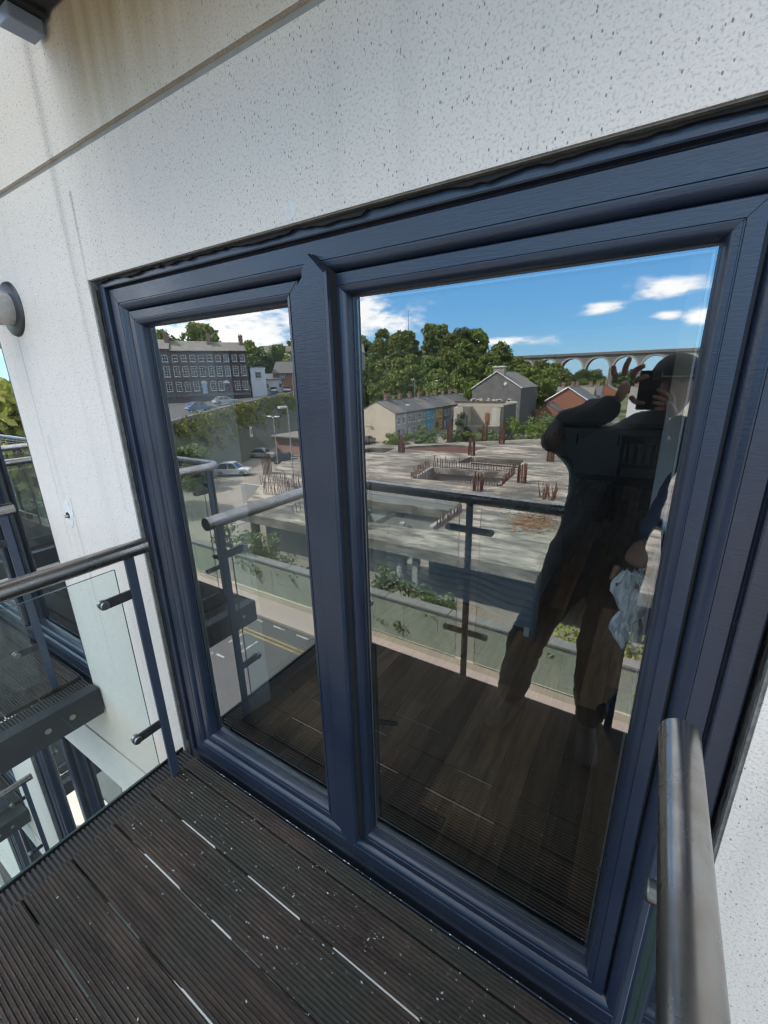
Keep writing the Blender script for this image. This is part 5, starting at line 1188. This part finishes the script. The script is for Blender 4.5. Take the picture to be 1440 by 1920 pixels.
for j in range(nu):
    u = j/(nu-1)
    for i, (y, z) in enumerate(path):
        x = -1.66 + u*1.17; rib = .007*math.cos(i*math.pi/2)
        sag = .03*math.sin(u*9+i*.05)*max(0, 1-i/40) ; hem = .09*(u**2)*max(0, 1-i/45)*(-1) + .02*math.sin(u*13)*max(0, 1-i/30)
        yy, zz = y-rib*(1 if i < 45 else 0)-abs(sag)*.6, z+hem+(rib if i >= 45 else 0)
        if u > .93: t_ = (u-.93)/.07; x = -.53+.045*math.sin(t_*1.5); zz -= .33*t_**1.3*(1 if i >= 45 else .4)
        vs_.append((x, yy, zz))
b.add(vs_, [(j*nv+i, (j+1)*nv+i, (j+1)*nv+i+1, j*nv+i+1) for j in range(nu-1) for i in range(nv-1)])
bl = b.build('blanket', m_blanket(), smooth=True); tag(bl, 'charcoal ribbed knit blanket draped over the bed end', 'blanket')
md = bl.modifiers.new('thick', 'SOLIDIFY'); md.thickness = .008
MB().bbox(-.555, -.52, 1.735, 1.741, .03, .10, .001).build('care_tag', WHITE, bl)
# dining chair, kitchen units
DARKW = mat('dark_stained_wood', (.02, .014, .011), .4)
ch = thing('dining_chair', 'dark slat-back dining chair in front of the white kitchen units', 'chair', (-.10, 5.0, -.0095))
for x, y in ((-.2, -.2), (.2, -.2)): MB().tube([(x, y, 0), (x, y, .45)], .02, 8).build('leg', DARKW, ch)
for x in (-.2, .2): MB().tube([(x, .22, 0), (x, .19, .45), (x, .24, 1.0)], .021, 8).build('leg', DARKW, ch)
MB().bbox(-.23, .23, -.23, .22, .44, .48, .012).build('seat', DARKW, ch); MB().bbox(-.22, .22, .215, .245, .90, 1.0, .01).build('top_rail', DARKW, ch); MB().bbox(-.2, .2, .20, .22, .60, .65, .006).build('lower_rail', DARKW, ch)
for i in range(4): MB().bbox(-.135+i*.09-.018, -.135+i*.09+.018, .21, .226, .65, .90, .003).build('slat', DARKW, ch)
KIT = mat('white_kitchen_door', (.66, .66, .65), .4); WORK = mat('dark_worktop', (.03, .03, .032), .3)
ku = thing('kitchen_units', 'row of white kitchen base units with dark worktop at the back of the room', 'kitchen units', (-.5, 7.3, -.0095))
MB().box(-1.65, 2.3, 7.0, 7.55, .10, .87).build('carcass', KIT, ku, world=True); MB().bbox(-1.68, 2.3, 6.94, 7.56, .872, .91, .004).build('worktop', WORK, ku, world=True); MB().box(-1.65, 2.3, 7.06, 7.5, -.0095, .10).build('plinth', WORK, ku, world=True)
for i in range(6):
    x = -1.62+i*.62; o = MB().bbox(x, x+.605, 6.978, 6.998, .11, .865, .003).build('unit_door', KIT, ku, world=True); MB().bbox(x+.54, x+.56, 6.95, 6.977, .6, .78, .004).build('handle', BRACKET, o)
MB().box(-1.65, 2.3, 7.25, 7.57, 1.45, 2.1).build('wall_units', KIT, ku, world=True)
# small pointed hand tool on the floor
hk = thing('hand_tool', 'small pale pointed blade lying on the plank floor by the door', 'tool', (-1.0, .62, -.0095), .35)
MB().add([(-.17, 0, .004), (-.02, -.014, .003), (-.02, .014, .003), (-.02, -.014, .008), (-.02, .014, .008)], [(0, 1, 3), (0, 4, 2), (1, 2, 4, 3), (0, 2, 1), (0, 3, 4)]).build('blade', mat('bright_blade', (.7, .74, .78), .3, .5), hk); MB().tube([(-.02, 0, .012), (.05, 0, .012), (.09, 0, .014)], [.011, .013, .010], 10).build('handle', BRACKET, hk, smooth=True)

# ------------------------------------------------------------------ people
def body_mesh(name, joints, links, mt, sub=2):
    """one continuous skinned surface: joints = {key: (x, y, z, rx[, ry])}, links = pairs; the first joint is the root"""
    keys = list(joints); idx = {k: i for i, k in enumerate(keys)}
    me = bpy.data.meshes.new(name); me.from_pydata([joints[k][:3] for k in keys], [(idx[a], idx[c]) for a, c in links], []); me.materials.append(mt)
    o = bpy.data.objects.new(name, me); col.objects.link(o)
    md = o.modifiers.new('skin', 'SKIN'); md.use_smooth_shade = True
    sv = me.skin_vertices[0].data
    for k in keys:
        j = joints[k]; r = j[3]; sv[idx[k]].radius = (r, j[4] if len(j) > 4 else r); sv[idx[k]].use_root = (k == keys[0])
    sb = o.modifiers.new('sub', 'SUBSURF'); sb.levels = sub; sb.render_levels = sub
    return o
CLOTHK = mat('black_jersey', (.012, .012, .014), .85, noise=(30, .5, (.02, .02, .022))); JEANS = mat('black_trousers', (.010, .010, .012), .85); SLEEVE = mat('blue_sleeve', (.015, .04, .13), .8); SKINM = mat('skin', (.36, .20, .14), .5); CAPM = mat('black_cap', (.010, .010, .012), .8); SHOE = mat('black_shoe', (.008, .008, .009), .65)
# photographer, back against the front rail, phone held up in both hands
J = {'pelvis': (-.16, -.915, .93, .225, .11), 'waist': (-.13, -.935, 1.10, .20, .11), 'chest': (-.09, -.965, 1.30, .195, .12), 'neck0': (-.035, -.995, 1.49, .10, .075), 'neck': (.02, -1.03, 1.57, .058),
     'hipL': (-.245, -.90, .86, .115), 'kneeL': (-.385, -.85, .49, .092), 'shinL': (-.42, -.86, .30, .086), 'ankL': (-.445, -.885, .09, .072),
     'hipR': (-.045, -.905, .86, .115), 'kneeR': (-.075, -.85, .48, .092), 'shinR': (-.075, -.86, .30, .086), 'ankR': (-.07, -.895, .09, .072),
     'shL': (-.25, -1.02, 1.43, .08), 'elL': (-.405, -1.05, 1.435, .085), 'foL': (-.275, -.99, 1.52, .08), 'wrL': (-.140, -.915, 1.622, .044),
     'shR': (.125, -.995, 1.43, .08), 'elR': (.20, -.96, 1.26, .062), 'foR': (.14, -.94, 1.42, .052), 'wrR': (.062, -.918, 1.56, .036)}
person = body_mesh('person', J, [('pelvis', 'waist'), ('waist', 'chest'), ('chest', 'neck0'), ('neck0', 'neck'), ('pelvis', 'hipL'), ('hipL', 'kneeL'), ('kneeL', 'shinL'), ('shinL', 'ankL'), ('pelvis', 'hipR'), ('hipR', 'kneeR'), ('kneeR', 'shinR'), ('shinR', 'ankR'),
                                 ('chest', 'shL'), ('shL', 'elL'), ('elL', 'foL'), ('foL', 'wrL'), ('chest', 'shR'), ('shR', 'elR'), ('elR', 'foR'), ('foR', 'wrR')], CLOTHK)
def creases(o, k, sz=.09):
    tx = bpy.data.textures.new('crease_noise', 'CLOUDS'); tx.noise_scale = sz; tx.noise_depth = 3
    o.modifiers['sub'].levels = o.modifiers['sub'].render_levels = 3
    dm = o.modifiers.new('creases', 'DISPLACE'); dm.texture = tx; dm.strength = k; dm.mid_level = .5; dm.texture_coords = 'LOCAL'
creases(person, .045)
tag(person, 'person in dark clothes and black cap photographing the door, elbow out, seen reflected', 'person')
def head(parent, c, turn, mt, s=1.0):
    bm = bmesh.new(); bmesh.ops.create_uvsphere(bm, u_segments=28, v_segments=20, radius=1)
    for v in bm.verts:
        x, y, z = v.co; jaw = max(0, -z)
        v.co = Vector((x*.078*(1-.28*jaw), y*.098*(1-.12*jaw)+.012*jaw*(y > 0), z*.122))
        if y > .5 and abs(x) < .22 and -.35 < z < .18: v.co.y += .020*(1-abs(x)/.22)*(1-abs(z+.12)/.3)      # nose
        if y > .6 and .02 < z < .28 and .25 < abs(x) < .6: v.co.y -= .010                                       # eye sockets
        if y > .6 and -.62 < z < -.45 and abs(x) < .35: v.co.y += .005                                          # lips
    me = bpy.data.meshes.new('head'); bm.to_mesh(me); bm.free(); me.materials.append(mt); me.polygons.foreach_set('use_smooth', [True]*len(me.polygons))
    o = new_obj('head', me, parent); o.location = c; o.rotation_euler = turn; o.scale = (s, s, s)
    for sx in (-1, 1):
        MB().lathe([(.0, -.012), (.022, -.008), (.026, .0), (.014, .006), (0, .006)], 'x', (sx*.078, -.005, -.01), 12).build('ear', mt, o, smooth=True)
        MB().lathe([(0, -.003), (.009, 0), (0, .004)], 'y', (sx*.030, .083, .016), 10).build('eye', mat('dark_eye', (.02, .015, .012), .15), o, smooth=True)
    MB().bbox(-.022, .022, .088, .094, -.066, -.059, .002).build('mouth', mat('lip', (.25, .10, .09), .5), o)
    return o
hd = head(person, (.045, -1.07, 1.665), (.10, 0, .12), SKINM)
bm = bmesh.new(); bmesh.ops.create_uvsphere(bm, u_segments=28, v_segments=20, radius=1)
for v in list(bm.verts):
    if v.co.z < -.02: bm.verts.remove(v)
for v in bm.verts: v.co = Vector((v.co.x*.090, v.co.y*.112-.004, v.co.z*.105+.028))
me = bpy.data.meshes.new('cap'); bm.to_mesh(me); bm.free(); me.materials.append(CAPM); me.polygons.foreach_set('use_smooth', [True]*len(me.polygons)); cp = new_obj('cap', me, hd)
b = MB(); n = 14; vs_ = [(.085*math.cos(math.pi*k/n), .085+.0*k, .035) for k in range(n+1)] + [(.088*math.cos(math.pi*k/n), .10+.085*math.sin(math.pi*k/n), .030-.012*math.sin(math.pi*k/n)) for k in range(n+1)]
vs_ += [(x, y, z+.005) for x, y, z in vs_]; m2 = 2*(n+1)
fs = []
for k in range(n): fs += [(k, k+1, n+2+k, n+1+k), (m2+k, m2+n+1+k, m2+n+2+k, m2+k+1), (n+1+k, n+2+k, m2+n+2+k, m2+n+1+k)]
b.add(vs_, fs); b.build('peak', CAPM, cp)
# phone, with its back to the door and the lens beside the viewpoint
ph = thing('phone', 'dark smartphone held up in front of the face', 'phone', (-.035, -.908, 1.662))
MB().bbox(-.0365, .0365, -.0045, .0045, -.075, .070, .003).build('body', mat('phone_black', (.008, .008, .010), .12), ph); MB().bbox(.004, .034, .0046, .0066, .036, .067, .001).build('camera_bump', BRACKET, ph)
# hands: palm plus five jointed fingers
def hand(parent, palm, fingers, mt, rp=.024):
    hb2 = body_mesh('hand', {k: v for k, v in palm}, [(palm[i][0], palm[i+1][0]) for i in range(len(palm)-1)], mt); hb2.parent = parent
    for pts in fingers:
        f_ = body_mesh('finger', {str(i): p for i, p in enumerate(pts)}, [(str(i), str(i+1)) for i in range(len(pts)-1)], mt, 2); f_.parent = hb2
hand(person, [('w', (-.140, -.912, 1.612, .032, .022)), ('p1', (-.122, -.907, 1.655, .046, .017)), ('p2', (-.115, -.905, 1.698, .046, .014))],
     [[(-.150, -.905, 1.700, .0125), (-.162, -.900, 1.728, .0115), (-.166, -.898, 1.756, .0095)], [(-.126, -.905, 1.712, .0125), (-.124, -.900, 1.748, .0115), (-.112, -.897, 1.784, .0095)],
      [(-.10, -.905, 1.708, .0125), (-.085, -.898, 1.738, .0112), (-.058, -.896, 1.752, .0095)], [(-.09, -.905, 1.69, .0115), (-.07, -.895, 1.705, .0105), (-.04, -.896, 1.712, .009)],
      [(-.095, -.905, 1.64, .011), (-.075, -.9, 1.615, .010), (-.04, -.899, 1.612, .0085)]], SKINM)
hand(person, [('w', (.060, -.916, 1.565, .024, .018)), ('p1', (.045, -.912, 1.595, .034, .014)), ('p2', (.030, -.911, 1.622, .034, .012))],
     [[(.030, -.909, 1.635, .0095), (.014, -.8985, 1.652, .009), (-.012, -.8985, 1.664, .008)], [(.024, -.909, 1.622, .0095), (.006, -.8985, 1.632, .009), (-.022, -.8985, 1.640, .008)], [(.022, -.909, 1.606, .009), (.004, -.8985, 1.612, .0085), (-.020, -.8985, 1.616, .0075)],
      [(.026, -.909, 1.592, .0085), (.010, -.8985, 1.592, .008), (-.008, -.8985, 1.594, .007)], [(.052, -.914, 1.60, .010), (.046, -.921, 1.632, .0095), (.030, -.921, 1.655, .0085)]], SKINM)
# shoes
for nm, (x, y), a in (('shoe', (-.445, -.86), .25), ('shoe', (-.07, -.87), -.15)):
    b = MB(); st = [(-.10, .038, .085), (-.06, .042, .095), (0, .044, .085), (.08, .050, .055), (.15, .046, .042), (.185, .022, .03)]; n = 12; vs_ = []
    for yy, w, h in st:
        for k in range(n): t = 2*math.pi*k/n; vs_.append((w*math.cos(t), yy, max(0.0, h*.5+h*.52*math.sin(t))))
    b.add(vs_, [(i*n+k, i*n+(k+1) % n, (i+1)*n+(k+1) % n, (i+1)*n+k) for i in range(len(st)-1) for k in range(n)] + [tuple(range(n-1, -1, -1)), tuple((len(st)-1)*n+k for k in range(n))])
    o = b.build(nm, SHOE, person, smooth=True); SHOE_ME = o.data; o.location = (x, y, .001); o.rotation_euler = (0, 0, a)
# a second person inside, leaning to the glass behind the jamb with a cloth
J3 = {'pelvis': (.36, .86, .92, .15, .10), 'waist': (.35, .80, 1.10, .14, .10), 'chest': (.32, .72, 1.30, .16, .115), 'neck0': (.31, .69, 1.46, .075), 'neck': (.31, .67, 1.54, .055),
      'hA': (.26, .90, .88, .095), 'kA': (.16, .98, .50, .07), 'aA': (.03, 1.20, .09, .05), 'hB': (.45, .90, .88, .095), 'kB': (.46, .96, .48, .07), 'aB': (.45, 1.16, .09, .05),
      'sA': (.17, .66, 1.42, .062), 'eA': (.092, .40, 1.46, .050), 'wA': (.030, .25, 1.345, .036), 'sB': (.48, .70, 1.42, .062), 'eB': (.54, .74, 1.16, .05), 'wB': (.50, .60, .98, .034)}
cleaner = body_mesh('person', J3, [('pelvis', 'waist'), ('waist', 'chest'), ('chest', 'neck0'), ('neck0', 'neck'), ('pelvis', 'hA'), ('hA', 'kA'), ('kA', 'aA'), ('pelvis', 'hB'), ('hB', 'kB'), ('kB', 'aB'), ('chest', 'sA'), ('sA', 'eA'), ('eA', 'wA'), ('chest', 'sB'), ('sB', 'eB'), ('eB', 'wB')], SLEEVE)
creases(cleaner, .03)
tag(cleaner, 'person in a blue sleeve reaching past the door jamb with a white cloth', 'person')
head(cleaner, (.31, .64, 1.655), (.0, 0, math.pi+.3), SKINM, .97)
hand(cleaner, [('w', (0.030, 0.250, 1.345, .027, .020)), ('p1', (0.012, 0.233, 1.308, .036, .016)), ('p2', (0.004, 0.225, 1.278, .036, .015))],
     [[(0.026, 0.219, 1.276, .010), (0.024, 0.199, 1.252, .009), (0.008, 0.195, 1.235, .008)], [(0.008, 0.217, 1.270, .010), (0.006, 0.195, 1.246, .009), (-0.006, 0.192, 1.228, .008)], [(-0.010, 0.219, 1.270, .0095), (-0.014, 0.197, 1.248, .009), (-0.020, 0.195, 1.232, .008)],
      [(-0.026, 0.225, 1.276, .009), (-0.032, 0.207, 1.258, .008), (-0.034, 0.205, 1.242, .0075)], [(0.030, 0.225, 1.308, .010), (0.042, 0.203, 1.290, .0095), (0.028, 0.187, 1.270, .0085)]], SKINM)
for x, y, a in ((.03, 1.17, math.pi+.5), (.45, 1.13, math.pi)):
    o = new_obj('shoe', SHOE_ME, cleaner); o.location = (x, y, -.008); o.rotation_euler = (0, 0, a)
b = MB(); nu, nv = 34, 44; vs_ = []
for i in range(nv):
    t = i/(nv-1)
    for j in range(nu):
        u = j/(nu-1)-.5
        w = .035 + .085*math.sin(min(t/.38, 1)*math.pi*.62)*(1 if t < .38 else 1) if t < .38 else (.114 - .075*math.sin(min((t-.38)/.22, 1)*math.pi/2) if t < .60 else .039 + .035*math.sin((t-.60)/.40*math.pi*.8))
        fold = .013*math.sin(u*15+t*7)+.008*math.sin(u*33-t*13)+.005*math.sin(u*60+t*25)
        x = .006 + u*w + .012*math.sin(t*6) + .022*t; y = .187 + fold*.8 + 0*fold*(.5+.6*t); z = 1.285 - t*.20 + .018*math.sin(u*11+2)*min(1, t*3) - .030*u*t
        vs_.append((x, y, z))
b.add(vs_, [(i*nu+j, i*nu+j+1, (i+1)*nu+j+1, (i+1)*nu+j) for i in range(nv-1) for j in range(nu-1)])
cl = b.build('cleaning_cloth', mat('white_cotton', (.88, .89, .91), .9, bump=(140, .4, .004)), smooth=True); tag(cl, 'crumpled white cleaning cloth hanging from a hand behind the glass', 'cloth')
cl.modifiers.new('thick', 'SOLIDIFY').thickness = .003
# someone sitting inside on the bed
TEAL = mat('teal_top', (.01, .13, .12), .8)
P2 = {'pelvis': (-.78, 2.75, .70, .15, .11), 'chest': (-.72, 2.74, .98, .15, .10), 'neck': (-.68, 2.72, 1.16, .05), 'shL': (-.56, 2.72, 1.08, .055), 'elL': (-.48, 2.66, .86, .042), 'wrL': (-.55, 2.50, .76, .03), 'shR': (-.90, 2.74, 1.08, .055), 'elR': (-.98, 2.66, .86, .042), 'wrR': (-.88, 2.50, .76, .03),
      'hL': (-.70, 2.70, .70, .085), 'kL': (-.66, 2.30, .71, .065), 'hR': (-.88, 2.70, .70, .085), 'kR': (-.90, 2.30, .71, .065)}
p2 = body_mesh('person', P2, [('pelvis', 'chest'), ('chest', 'neck'), ('chest', 'shL'), ('shL', 'elL'), ('elL', 'wrL'), ('chest', 'shR'), ('shR', 'elR'), ('elR', 'wrR'), ('pelvis', 'hL'), ('hL', 'kL'), ('pelvis', 'hR'), ('hR', 'kR')], TEAL)
tag(p2, 'person in a teal top sitting in the dim room, barely visible through the glass', 'person')
h2 = head(p2, (-.66, 2.70, 1.27), (.05, 0, math.pi-.2), SKINM, .95)
